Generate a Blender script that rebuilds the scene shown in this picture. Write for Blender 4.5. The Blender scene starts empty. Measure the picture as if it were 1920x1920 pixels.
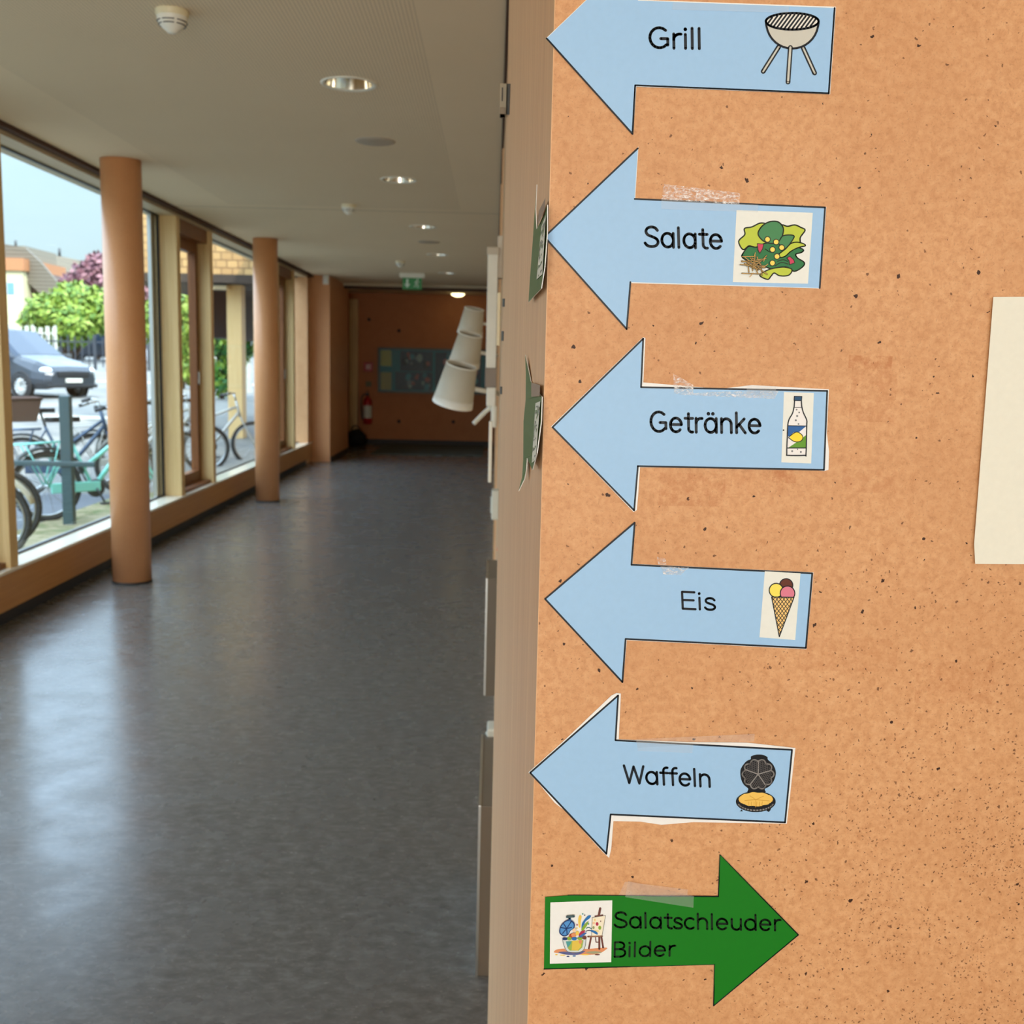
import bpy, bmesh, math, random
from math import sin, cos, pi, radians
from mathutils import Vector, Matrix
from mathutils.geometry import tessellate_polygon
S = bpy.context.scene
COL = S.collection
# ------------------------------------------------------------------ camera
F, CAM = 1970.0, Vector((0, 0, 1.5))
YAW, PITCH, ROLL = 0.019746649513814513, 0.13878523102493126, 0.0228
fw = Vector((sin(YAW)*cos(PITCH), cos(YAW)*cos(PITCH), -sin(PITCH)))
r0 = Vector((cos(YAW), -sin(YAW), 0)); u0 = r0.cross(fw)
rt = cos(ROLL)*r0 + sin(ROLL)*u0
up = cos(ROLL)*u0 - sin(ROLL)*r0
cd = bpy.data.cameras.new('camera'); cam = bpy.data.objects.new('camera', cd); COL.objects.link(cam)
cam.matrix_world = Matrix(((rt.x, up.x, -fw.x, CAM.x), (rt.y, up.y, -fw.y, CAM.y), (rt.z, up.z, -fw.z, CAM.z), (0, 0, 0, 1)))
cd.sensor_width = 36; cd.lens = 36*F/1920; cd.clip_start = .02; cd.clip_end = 400
cd.dof.use_dof = True; cd.dof.focus_distance = 1.06; cd.dof.aperture_fstop = 11
S.camera = cam
# ------------------------------------------------------------------ daylight and an added fill
SUN_E, SKY_E, FOYER_E = 2.6, 1.0, 47.0
W = bpy.data.worlds.new('sky'); S.world = W; W.use_nodes = True
def world_nodes():
    nt = W.node_tree; nt.nodes.clear()
    N = nt.nodes.new; L = nt.links.new
    tc = N('ShaderNodeTexCoord'); sep = N('ShaderNodeSeparateXYZ'); L(tc.outputs['Generated'], sep.inputs[0])
    rmp = N('ShaderNodeValToRGB'); e = rmp.color_ramp.elements
    e[0].position = .05; e[0].color = (.36, .49, .55, 1); e[1].position = .40; e[1].color = (2.1, 2.85, 3.8, 1)
    q = e.new(.19); q.color = (.44, .62, .74, 1)
    L(sep.outputs['Z'], rmp.inputs[0])
    mp = N('ShaderNodeMapping'); mp.inputs['Scale'].default_value = (1, 1, 2.5); L(tc.outputs['Generated'], mp.inputs[0])
    ns = N('ShaderNodeTexNoise'); ns.inputs['Scale'].default_value = 3.2; ns.inputs['Detail'].default_value = 5; L(mp.outputs[0], ns.inputs['Vector'])
    cr = N('ShaderNodeValToRGB'); cr.color_ramp.elements[0].position = .38; cr.color_ramp.elements[1].position = .66
    L(ns.outputs['Fac'], cr.inputs[0])
    mx = N('ShaderNodeMix'); mx.data_type = 'RGBA'; L(cr.outputs[0], mx.inputs['Factor'])
    L(rmp.outputs[0], mx.inputs['A']); mx.inputs['B'].default_value = (1.18, 1.12, 1.06, 1); mx.blend_type = 'MULTIPLY'
    bg = N('ShaderNodeBackground'); bg.inputs['Strength'].default_value = SKY_E; L(mx.outputs['Result'], bg.inputs['Color'])
    out = N('ShaderNodeOutputWorld'); L(bg.outputs[0], out.inputs[0])
world_nodes()
sd = bpy.data.lights.new('sun', 'SUN'); sd.energy = SUN_E; sd.angle = radians(1.2); sd.color = (1, .95, .86)
sun = bpy.data.objects.new('sun', sd); COL.objects.link(sun)
sun.rotation_euler = Vector((-.40, .70, -.75)).to_track_quat('-Z', 'Y').to_euler()
ld = bpy.data.lights.new('foyer_daylight', 'AREA'); ld.shape = 'RECTANGLE'; ld.size = 4.2; ld.size_y = 2.2; ld.energy = FOYER_E; ld.color = (1, 1, .975)
la = bpy.data.objects.new('foyer_daylight', ld); COL.objects.link(la); la.location = (1.6, -3.9, 1.75); la.rotation_euler = (radians(86), 0, radians(6))
lc = bpy.data.lights.new('corridor_fill', 'AREA'); lc.shape = 'RECTANGLE'; lc.size = 2.5; lc.size_y = 2.2; lc.energy = 84; lc.color = (1, .985, .93)  # added fill light behind the camera, brightens posts, pier, columns and end wall
lo = bpy.data.objects.new('corridor_fill', lc); COL.objects.link(lo); lo.location = (-1.35, -4.6, 1.3); lo.rotation_euler = (radians(100), 0, 0)
vs = S.view_settings; vs.view_transform = 'Standard'; vs.look = 'None'; vs.gamma = 1; vs.use_curve_mapping = False; vs.exposure = 0.9
# ------------------------------------------------------------------ measuring: where the sight line through an image point meets a plane
def ray(px, py): return (px-960)/F*rt - (py-960)/F*up + fw
def on(ax, val, px, py):
    d = ray(px, py); return CAM + d*((val-CAM[ax])/d[ax])
onX = lambda v, px, py: on(0, v, px, py)
onY = lambda v, px, py: on(1, v, px, py)
onZ = lambda v, px, py: on(2, v, px, py)
# ------------------------------------------------------------------ materials
def lin(c):
    return tuple((x/12.92 if x <= .04045 else ((x+.055)/1.055)**2.4) for x in (v/255 for v in c))
class Mat:
    def __init__(s, name, col, rough=.6, metal=0, spec=.5):
        s.m = bpy.data.materials.new(name); s.m.use_nodes = True; s.nt = s.m.node_tree
        s.b = s.nt.nodes['Principled BSDF']; s.out = s.nt.nodes['Material Output']
        s.c = (*lin(col), 1)
        s.b.inputs['Base Color'].default_value = s.c; s.b.inputs['Roughness'].default_value = rough
        s.b.inputs['Metallic'].default_value = metal; s.b.inputs['Specular IOR Level'].default_value = spec
        s.m.diffuse_color = s.c
    def N(s, t): return s.nt.nodes.new(t)
    def L(s, a, b): s.nt.links.new(a, b)
    def coord(s, scale=(1, 1, 1)):
        tc = s.N('ShaderNodeTexCoord'); mp = s.N('ShaderNodeMapping'); mp.inputs['Scale'].default_value = scale
        s.L(tc.outputs['Object'], mp.inputs[0]); return mp.outputs[0]
    def noise(s, scale, detail=3, vec=None, rough=.55, dist=0):
        n = s.N('ShaderNodeTexNoise'); n.inputs['Scale'].default_value = scale; n.inputs['Detail'].default_value = detail
        n.inputs['Roughness'].default_value = rough; n.inputs['Distortion'].default_value = dist
        s.L(vec if vec is not None else s.coord(), n.inputs['Vector']); return n.outputs['Fac']
    def ramp(s, fac, stops):
        r = s.N('ShaderNodeValToRGB'); e = r.color_ramp.elements
        while len(e) < len(stops): e.new(.5)
        for el, (p, c) in zip(e, stops):
            el.position = p; el.color = (*lin(c), 1) if isinstance(c, tuple) else (c, c, c, 1)
        s.L(fac, r.inputs[0]); return r.outputs[0]
    def mix(s, fac, a, b):
        m = s.N('ShaderNodeMix'); m.data_type = 'RGBA'
        for k, v in (('Factor', fac), ('A', a), ('B', b)):
            if isinstance(v, tuple): m.inputs[k].default_value = (*lin(v), 1)
            elif isinstance(v, (int, float)): m.inputs[k].default_value = v
            else: s.L(v, m.inputs[k])
        return m.outputs['Result']
    def math(s, op, a, b=None, clamp=False):
        m = s.N('ShaderNodeMath'); m.operation = op; m.use_clamp = clamp
        for i, v in enumerate((a, b)):
            if v is None: continue
            if isinstance(v, (int, float)): m.inputs[i].default_value = v
            else: s.L(v, m.inputs[i])
        return m.outputs[0]
    def color(s, o): s.L(o, s.b.inputs['Base Color']); return s
    def bump(s, fac, strength=.2, dist=.002):
        b = s.N('ShaderNodeBump'); b.inputs['Strength'].default_value = strength; b.inputs['Distance'].default_value = dist
        s.L(fac, b.inputs['Height']); s.L(b.outputs[0], s.b.inputs['Normal']); return s
    def emit(s, col, st):
        s.b.inputs['Emission Color'].default_value = (*lin(col), 1); s.b.inputs['Emission Strength'].default_value = st; return s
_M = {}
def M(name, col=None, rough=.6, metal=0, spec=.5):
    """a lightly mottled paint or plastic"""
    if name not in _M:
        m = Mat(name, col, rough, metal, spec)
        if metal == 0:
            n = m.noise(9, 3); k = .94
            m.color(m.mix(n, tuple(min(255, v*1.03) for v in col), tuple(v*k for v in col)))
        _M[name] = m.m
    return _M[name]
def ink(name, col, rough=.42):
    if name not in _M:
        m = Mat(name, col, rough, 0, .3); n = m.noise(160, 2)
        m.color(m.mix(n, col, tuple(v*.97 for v in col))); _M[name] = m.m
    return _M[name]
def boxmask(m, vec, x0, x1, y0, y1, ax=('X', 'Z')):
    sp = m.N('ShaderNodeSeparateXYZ'); m.L(vec, sp.inputs[0])
    a = m.math('MULTIPLY', m.math('GREATER_THAN', sp.outputs[ax[0]], x0), m.math('LESS_THAN', sp.outputs[ax[0]], x1))
    b = m.math('MULTIPLY', m.math('GREATER_THAN', sp.outputs[ax[1]], y0), m.math('LESS_THAN', sp.outputs[ax[1]], y1))
    return m.math('MULTIPLY', a, b)
def mdf(name, lo, mid, hi, rough=.55, specks=True, marks=()):
    m = Mat(name, mid, rough, 0, .3); v = m.coord()
    c = m.ramp(m.noise(135, 5, v, .66, .35), [(.28, lo), (.50, mid), (.72, hi)])
    c = m.mix(m.math('MULTIPLY', m.noise(46, 4, v, .6, .5), .45), c, mid)
    c = m.mix(m.math('MULTIPLY', m.ramp(m.noise(7, 3, v), [(.4, 0.0), (.7, 1.0)]), .35), c, lo)
    c = m.mix(m.math('MULTIPLY', m.math('GREATER_THAN', m.noise(420, 2, v), .62), .25), c, tuple(x*.8 for x in lo))
    if specks:
        sp = m.N('ShaderNodeSeparateXYZ'); m.L(v, sp.inputs[0])
        ve = m.N('ShaderNodeTexVoronoi'); ve.voronoi_dimensions = '2D'; ve.inputs['Scale'].default_value = 95; ve.inputs['Randomness'].default_value = 1
        flat = m.N('ShaderNodeCombineXYZ'); m.L(sp.outputs['X'], flat.inputs[0]); m.L(sp.outputs['Z'], flat.inputs[1])
        ns = m.N('ShaderNodeTexNoise'); ns.inputs['Scale'].default_value = 240; m.L(v, ns.inputs['Vector'])
        mv = m.N('ShaderNodeVectorMath'); mv.operation = 'MULTIPLY_ADD'; m.L(ns.outputs['Color'], mv.inputs[0]); mv.inputs[1].default_value = (.006,)*3; m.L(flat.outputs[0], mv.inputs[2])
        m.L(mv.outputs[0], ve.inputs['Vector'])
        sc = m.N('ShaderNodeSeparateColor'); m.L(ve.outputs['Color'], sc.inputs[0])
        size = m.math('ADD', m.math('MULTIPLY', sc.outputs[1], .07), .045)
        # worn, pitted region low on the right of the board
        wx = m.math('SUBTRACT', sp.outputs['X'], .20); wz = m.math('SUBTRACT', 1.36, sp.outputs['Z'])
        worn = m.math('MULTIPLY', m.math('MULTIPLY', wx, 2.6, True), m.math('MULTIPLY', wz, 3.2, True), True)
        thr = m.math('SUBTRACT', .955, m.math('MULTIPLY', worn, .55))
        on_ = m.math('MULTIPLY', m.math('GREATER_THAN', sc.outputs[0], thr), m.math('LESS_THAN', ve.outputs['Distance'], size))
        c = m.mix(m.math('MULTIPLY', on_, .8), c, (92, 56, 34))
        v3 = m.N('ShaderNodeTexVoronoi'); v3.voronoi_dimensions = '2D'; v3.inputs['Scale'].default_value = 260; m.L(mv.outputs[0], v3.inputs['Vector'])
        s3 = m.N('ShaderNodeSeparateColor'); m.L(v3.outputs['Color'], s3.inputs[0])
        cl = m.math('MULTIPLY', worn, m.ramp(m.noise(16, 4, v, .6), [(.42, 0.0), (.62, 1.0)]))
        o3 = m.math('MULTIPLY', m.math('GREATER_THAN', s3.outputs[0], m.math('SUBTRACT', .985, m.math('MULTIPLY', cl, .60))), m.math('LESS_THAN', v3.outputs['Distance'], m.math('ADD', m.math('MULTIPLY', s3.outputs[1], .16), .10)))
        c = m.mix(m.math('MULTIPLY', o3, .75), c, (104, 62, 34))
        # larger lone pits
        v2 = m.N('ShaderNodeTexVoronoi'); v2.voronoi_dimensions = '2D'; v2.inputs['Scale'].default_value = 22; m.L(mv.outputs[0], v2.inputs['Vector'])
        s2 = m.N('ShaderNodeSeparateColor'); m.L(v2.outputs['Color'], s2.inputs[0])
        o2 = m.math('MULTIPLY', m.math('GREATER_THAN', s2.outputs[0], .35), m.math('LESS_THAN', v2.outputs['Distance'], m.math('MULTIPLY', s2.outputs[2], .042)))
        c = m.mix(o2, c, (62, 36, 20))
    for (x0, x1, z0, z1, k) in marks:      # old tape residue, rough edged rectangles
        nn = m.ramp(m.noise(130, 5, v, .7), [(.42, 0.0), (.62, 1.0)])
        c = m.mix(m.math('MULTIPLY', m.math('MULTIPLY', boxmask(m, v, x0, x1, z0, z1), nn), k), c, (182, 114, 66))
    m.color(c); m.bump(m.noise(300, 3, v), .08, .001)
    return m.m
def wood(name, lo, hi, rough=.5, ax='Z', scale=1.0):
    m = Mat(name, hi, rough, 0, .35); st = [60*scale]*3; st['XYZ'.index(ax)] = 1.6*scale
    v = m.coord(tuple(st)); g = m.noise(1.0, 5, v, .6, .6)
    c = m.ramp(g, [(.28, lo), (.50, tuple((a+b)/2 for a, b in zip(lo, hi))), (.72, hi)])
    m.color(c); m.bump(g, .05, .001); return m.m
# ------------------------------------------------------------------ mesh building
class MB:
    def __init__(s): s.v = []; s.f = []; s.mi = []; s.sm = []
    def add(s, vs, fs, mi=0, sm=False, T=None):
        b = len(s.v)
        s.v += [tuple(T @ Vector(p)) if T is not None else tuple(p) for p in vs]
        for f in fs: s.f.append([b+i for i in f]); s.mi.append(mi); s.sm.append(sm)
        return s
    def box(s, x0, x1, y0, y1, z0, z1, mi=0, T=None):
        vs = [(x, y, z) for z in (z0, z1) for y in (y0, y1) for x in (x0, x1)]
        return s.add(vs, [(0, 2, 3, 1), (4, 5, 7, 6), (0, 1, 5, 4), (2, 6, 7, 3), (0, 4, 6, 2), (1, 3, 7, 5)], mi, False, T)
    def rbox(s, x0, x1, y0, y1, z0, z1, r=.01, mi=0, T=None):
        bm = bmesh.new(); bmesh.ops.create_cube(bm, size=1); r = min(r, .42*min(abs(x1-x0), abs(y1-y0), abs(z1-z0)))
        if min(abs(x1-x0), abs(y1-y0), abs(z1-z0)) < 1e-4: raise ValueError('flat box')
        for v in bm.verts: v.co = Vector(((x0+x1)/2+v.co.x*(x1-x0), (y0+y1)/2+v.co.y*(y1-y0), (z0+z1)/2+v.co.z*(z1-z0)))
        bmesh.ops.bevel(bm, geom=bm.edges[:], offset=r, segments=2, affect='EDGES', profile=.6)
        bm.verts.index_update()
        s.add([v.co.copy() for v in bm.verts], [[v.index for v in f.verts] for f in bm.faces], mi, False, T); bm.free(); return s
    def lathe(s, prof, n=32, mi=0, T=None, sm=True, close=False):
        vs = []; fs = []
        for r, z in prof:
            for i in range(n): a = 2*pi*i/n; vs.append((r*cos(a), r*sin(a), z))
        for k in range(len(prof)-1):
            for i in range(n): j = (i+1) % n; fs.append((k*n+i, k*n+j, (k+1)*n+j, (k+1)*n+i))
        if close: fs.append(tuple(range(n))[::-1]); fs.append(tuple((len(prof)-1)*n+i for i in range(n)))
        return s.add(vs, fs, mi, sm, T)
    def tube(s, path, r, n=8, mi=0, T=None, cap=True, closed=False):
        P = [Vector(p) for p in path]; m = len(P); R = r if isinstance(r, (list, tuple)) else [r]*m
        vs = []; fs = []; ref = None
        for i, p in enumerate(P):
            if closed: d = P[(i+1) % m]-P[i-1]
            else: d = (P[min(i+1, m-1)]-P[max(i-1, 0)])
            d.normalize()
            if ref is None: ref = Vector((0, 0, 1)) if abs(d.z) < .9 else Vector((1, 0, 0))
            a = d.cross(ref); a.normalize(); b = a.cross(d); ref = b
            for k in range(n): t = 2*pi*k/n; vs.append(p + R[i]*(cos(t)*a + sin(t)*b))
        for i in range(m if closed else m-1):
            i2 = (i+1) % m
            for k in range(n): j = (k+1) % n; fs.append((i*n+k, i*n+j, i2*n+j, i2*n+k))
        if cap and not closed: fs.append(tuple(range(n))); fs.append(tuple((m-1)*n+k for k in range(n))[::-1])
        return s.add(vs, fs, mi, True, T)
    def torus(s, c, R, r, n=40, k=10, mi=0, T=None, axis='Y'):
        pts = []
        for i in range(n):
            a = 2*pi*i/n
            pts.append(Vector(c)+(Vector((R*cos(a), 0, R*sin(a))) if axis == 'Y' else Vector((R*cos(a), R*sin(a), 0))))
        vs = []; fs = []
        for i, p in enumerate(pts):
            d = (p-Vector(c)).normalized(); ax = Vector((0, 1, 0)) if axis == 'Y' else Vector((0, 0, 1))
            for q in range(k): t = 2*pi*q/k; vs.append(p + r*(cos(t)*d + sin(t)*ax))
        for i in range(n):
            for q in range(k): fs.append((i*k+q, i*k+(q+1) % k, ((i+1) % n)*k+(q+1) % k, ((i+1) % n)*k+q))
        return s.add(vs, fs, mi, True, T)
    def ball(s, c, rx, ry=None, rz=None, n=16, mi=0, T=None, jit=0, rnd=None):
        ry = ry or rx; rz = rz or rx; m = n//2; vs = []; fs = []
        for i in range(m+1):
            for k in range(n):
                th = pi*i/m; ph = 2*pi*k/n; q = 1+(jit*(rnd.random()-.5) if rnd else 0)
                vs.append((c[0]+q*rx*sin(th)*cos(ph), c[1]+q*ry*sin(th)*sin(ph), c[2]+q*rz*cos(th)))
        for i in range(m):
            for k in range(n): fs.append((i*n+k, (i+1)*n+k, (i+1)*n+(k+1) % n, i*n+(k+1) % n))
        return s.add(vs, fs, mi, True, T)
    def prism(s, pts, d, mi=0, T=None, sm=False):
        """outline pts (3-D, planar) pushed along vector d"""
        P = [Vector(p) for p in pts]; n = len(P); d = Vector(d)
        tri = tessellate_polygon([P]); vs = P+[p+d for p in P]
        fs = [tuple(t) for t in tri]+[tuple(i+n for i in t)[::-1] for t in tri]+[(i, (i+1) % n, (i+1) % n+n, i+n) for i in range(n)]
        return s.add(vs, fs, mi, sm, T)
    def build(s, name, mats, parent=None, world=False, bevel=0, fix=True):
        me = bpy.data.meshes.new(name); me.from_pydata(s.v, [], s.f)
        for m in (mats if isinstance(mats, (list, tuple)) else [mats]): me.materials.append(m)
        me.polygons.foreach_set('material_index', s.mi); me.polygons.foreach_set('use_smooth', s.sm)
        if fix:
            bm = bmesh.new(); bm.from_mesh(me); bmesh.ops.recalc_face_normals(bm, faces=bm.faces[:]); bm.to_mesh(me); bm.free()
        o = bpy.data.objects.new(name, me); COL.objects.link(o)
        if parent is not None:
            o.parent = parent
            if world: o.matrix_parent_inverse = WM[parent.name].inverted()
            WM[o.name] = Matrix.Identity(4) if world else WM[parent.name].copy()
        else: WM[o.name] = Matrix.Identity(4)
        if bevel:
            b = o.modifiers.new('bevel', 'BEVEL'); b.width = bevel; b.segments = 2; b.limit_method = 'ANGLE'
        return o
WM = {}
def tag(o, label=None, cat=None, group=None, kind=None):
    if label: o['label'] = label
    if cat: o['category'] = cat
    if group: o['group'] = group
    if kind: o['kind'] = kind
    return o
def thing(name, loc, label, cat, group=None, rz=0, kind=None, R=None):
    o = bpy.data.objects.new(name, None); COL.objects.link(o); o.empty_display_size = .1
    m = Matrix.Translation(Vector(loc)) @ (R if R is not None else Matrix.Rotation(rz, 4, 'Z'))
    o.matrix_world = m; WM[o.name] = m.copy(); return tag(o, label, cat, group, kind)
def struct(name, mb, mats, label=None, cat=None, **k):
    return tag(mb.build(name, mats, **k), label, cat, None, 'structure')
def dup(root, loc, label):
    r = root.copy(); COL.objects.link(r); r.matrix_world = Matrix.Translation(Vector(loc)); r['label'] = label
    for ch in list(root.children):
        c = ch.copy(); COL.objects.link(c); c.parent = r
        for g in list(ch.children): d = g.copy(); COL.objects.link(d); d.parent = c
    return r
def circ(cx, cy, rx, ry=None, n=24, a0=0, a1=360):
    ry = rx if ry is None else ry
    return [(cx+rx*cos(radians(a0+(a1-a0)*i/n)), cy+ry*sin(radians(a0+(a1-a0)*i/n))) for i in range(n+(0 if abs(a1-a0) == 360 else 1))]
def spline(P, n=6, closed=False):
    out = []; m = len(P)
    for i in range(m if closed else m-1):
        p = [P[(i+k) % m] if closed else P[min(max(i+k, 0), m-1)] for k in (-1, 0, 1, 2)]
        for q in range(n):
            t = q/n
            out.append(tuple(.5*(2*b+(c-a)*t+(2*a-5*b+4*c-d)*t*t+(3*b-a-3*c+d)*t**3) for a, b, c, d in zip(*p)))
    if not closed: out.append(tuple(P[-1]))
    return out
# ------------------------------------------------------------------ materials of the place
H = 2.74; BY = 1.05; RX = .05; WX = .03; LX = -2.70; SZ = .30; GX = -2.87; EY = 19.5
def board_marks():
    out = []
    for (a, b, c, d, k) in ((1237, 886, 1358, 950, .5), (1358, 880, 1480, 930, .25), (1448, 880, 1492, 906, .6), (1592, 666, 1672, 692, .65), (1598, 690, 1676, 792, .38), (1580, 880, 1680, 925, .3), (1500, 1195, 1680, 1260, .25), (1720, 1240, 1860, 1320, .3)):
        p, q = onY(BY, a, b), onY(BY, c, d); out.append((p.x, q.x, q.z, p.z, k))
    return out
m_board = mdf('fibreboard', (192, 138, 92), (212, 161, 114), (224, 178, 132), .5, True, board_marks())
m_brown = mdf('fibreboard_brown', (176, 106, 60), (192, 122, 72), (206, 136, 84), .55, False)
m_col = mdf('column_paint', (208, 146, 98), (216, 156, 108), (222, 164, 116), .38, False)
m_lam = wood('oak_laminate', (208, 164, 120), (230, 190, 146), .42)
m_frame = wood('pine_frame', (212, 176, 116), (230, 198, 142), .4)
m_kerb = wood('pine_kerb', (176, 122, 66), (194, 140, 82), .4, 'Y')
m_sash = wood('brown_sash', (110, 64, 30), (136, 84, 44), .4)
m_sill = wood('pale_sill', (226, 214, 190), (240, 230, 210), .14, 'Y')
m_lintel = wood('lintel', (188, 172, 140), (204, 190, 160), .5, 'Y')
m_trim = M('dark_gap', (70, 40, 22), .7)
m_base = M('skirting', (44, 36, 32), .55)
m_white = M('white_plastic', (232, 230, 216), .4)
m_cream = M('cream_plastic', (226, 214, 176), .4)
m_grey = M('grey_metal', (150, 142, 132), .35, 1)
m_dgrey = M('dark_grey', (70, 70, 68), .5)
m_black = M('black_plastic', (28, 28, 30), .45)
m_red = M('red_paint', (176, 18, 24), .3)
m_alu = M('aluminium', (188, 190, 188), .28, 1)
def mk_floor():
    m = Mat('linoleum', (78, 74, 68), .26, 0, .5); v = m.coord((.6, 1, 1)); v2 = m.coord()
    c = m.ramp(m.noise(30, 8, v, .72, .3), [(.30, (76, 74, 70)), (.5, (95, 93, 89)), (.70, (116, 115, 110))])
    c = m.mix(m.math('MULTIPLY', m.noise(3, 4, v2), .35), c, (92, 84, 76))
    c = m.mix(m.math('MULTIPLY', m.ramp(m.noise(85, 4, v, .6, .8), [(.60, 0.0), (.72, 1.0)]), .4), c, (150, 144, 132))
    m.color(c)
    m.L(m.ramp(m.noise(5, 4, v2), [(.3, .20), (.7, .31)]), m.b.inputs['Roughness'])
    m.bump(m.noise(40, 5, m.coord((.5, 1, 1)), .6), .07, .002); return m.m
m_floor = mk_floor()
def mk_ceiling():
    m = Mat('perforated_plaster', (222, 202, 166), .85, 0, .15); v = m.coord()
    sp = m.N('ShaderNodeSeparateXYZ'); m.L(v, sp.inputs[0])
    d = None
    for ax in ('X', 'Y'):
        q = m.math('SUBTRACT', m.math('FRACT', m.math('MULTIPLY', sp.outputs[ax], 1/.015)), .5)
        q = m.math('MULTIPLY', q, q); d = q if d is None else m.math('ADD', d, q)
    dot = m.math('LESS_THAN', d, .055)
    zone = boxmask(m, v, -2.18, -.30, -5, 8.8, ('X', 'Y'))
    c = m.mix(m.noise(1.4, 3, v), (230, 212, 182), (222, 204, 174))
    c = m.mix(m.math('MULTIPLY', m.math('MULTIPLY', dot, zone), .5), c, (124, 112, 92))
    c = m.mix(m.math('MULTIPLY', m.math('LESS_THAN', m.math('ABSOLUTE', m.math('SUBTRACT', sp.outputs['Y'], 8.98)), .008), .7), c, (90, 76, 60))
    m.color(c); m.bump(m.math('MULTIPLY', dot, zone), -.25, .002); return m.m
m_ceil = mk_ceiling()
def mk_glass(name, tint=(.97, .985, .975), gl=.35, rough=.01):
    m = bpy.data.materials.new(name); m.use_nodes = True; nt = m.node_tree; nt.nodes.clear()
    t = nt.nodes.new('ShaderNodeBsdfTransparent'); t.inputs[0].default_value = (*tint, 1)
    g = nt.nodes.new('ShaderNodeBsdfGlossy'); g.inputs['Roughness'].default_value = rough
    fr = nt.nodes.new('ShaderNodeLayerWeight'); fr.inputs['Blend'].default_value = .5
    pw = nt.nodes.new('ShaderNodeMath'); pw.operation = 'POWER'; pw.inputs[1].default_value = 5
    mu = nt.nodes.new('ShaderNodeMath'); mu.operation = 'MULTIPLY_ADD'; mu.inputs[1].default_value = gl; mu.inputs[2].default_value = .025
    mx = nt.nodes.new('ShaderNodeMixShader'); o = nt.nodes.new('ShaderNodeOutputMaterial'); L = nt.links.new
    L(fr.outputs['Facing'], pw.inputs[0]); L(pw.outputs[0], mu.inputs[0]); L(mu.outputs[0], mx.inputs[0]); L(t.outputs[0], mx.inputs[1]); L(g.outputs[0], mx.inputs[2]); L(mx.outputs[0], o.inputs[0])
    m.diffuse_color = (.7, .8, .85, .3); return m
m_glass = mk_glass('pane_glass'); m_glass2 = mk_glass('case_glass', (.97, .98, .97), .03, .4)
# ------------------------------------------------------------------ shell
struct('floor', MB().box(-2.72, 5, -5, EY+.1, -.12, 0), m_floor)
DL = [4.97, 7.45, 9.92, 12.38, 14.85]; DX = -.68
def ceiling():
    mb = MB(); holes = [(DX, y, .105) for y in DL]
    outer = [Vector((-2.9, -5, H)), Vector((5, -5, H)), Vector((5, EY+.1, H)), Vector((-2.9, EY+.1, H))]
    loops = [outer]+[[Vector((x, y, H)) for x, y in circ(cx, cy, r, n=24)][::-1] for cx, cy, r in holes]
    vs = [p for l in loops for p in l]
    mb.add(vs, [tuple(t) for t in tessellate_polygon(loops)])
    return mb
o = struct('ceiling', ceiling(), m_ceil, fix=False)
struct('shadow_block', MB().box(-3.0, 6, -5.4, 17.9, 2.95, 5.6), M('render_coat', (220, 210, 190), .8))  # unseen block over the ceiling, added to shade the ground outside
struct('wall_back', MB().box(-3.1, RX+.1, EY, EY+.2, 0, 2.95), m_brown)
struct('wall_front', MB().box(RX+.0008, 5, BY, BY+.12, 0, 2.95), m_board)
struct('wall_right', MB().box(WX, WX+.16, 2.0, EY+.2, 0, 2.95), m_lam)
struct('wall_jamb', MB().prism([(x, y, 0) for x, y in ((RX, BY+.0004), (.0135, 2.0), (.0135, 2.04), (.16, 2.04), (.16, 1.19), (RX+.0008, 1.19), (RX+.0008, BY+.0004))], (0, 0, 2.73)), m_lam)
struct('wall_foyer', MB().box(5, 5.2, -5.2, BY+.12, 0, 2.95), m_board)
struct('wall_rear', MB().box(-3, 5.2, -5.2, -5, 0, 2.95), m_white)
struct('wall_left', MB().box(-3.0, -2.72, -5, .9, 0, 2.95).box(-3.0, LX-.02, 15.5, EY+.1, 0, 2.95), m_board)
struct('wall_pier', MB().box(-2.98, -2.44, 15.78, 17.75, 0, 2.95), m_col)
# kerb under the glazing, its sill and the beam over it
struct('trim_kerb', MB().box(-2.92, LX, .9, 15.78, .075, SZ-.012).box(-2.92, LX-.05, .9, 15.78, -.1, .075, 1), [m_kerb, m_base], bevel=0)
struct('trim_sill', MB().rbox(-2.92, LX+.006, .9, 15.78, SZ-.02, SZ, .004), m_sill)
struct('trim_lintel', MB().box(-2.97, LX-.02, .9, 15.78, 2.688, 2.97), m_lintel)
struct('trim_cornice', MB().box(LX-.02, LX+.03, .9, 15.78, 2.712, H+.02), m_trim)
struct('baseboard_back', MB().box(-2.44, 0, EY-.02, EY, 0, .09), m_base)
struct('baseboard_pier', MB().box(-2.45, -2.425, 15.8, 17.75, 0, .07), m_base)
struct('trim_groove', MB().box(-2.9, WX, 17.15, 17.25, 2.70, H+.01).box(-2.9, WX, 17.25, 17.33, 2.665, H+.01, 1), [m_lintel, m_trim])
struct('trim_shadow_gap', MB().box(WX-.014, WX+.01, 2.05, EY, H-.012, H+.01), m_trim)
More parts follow.
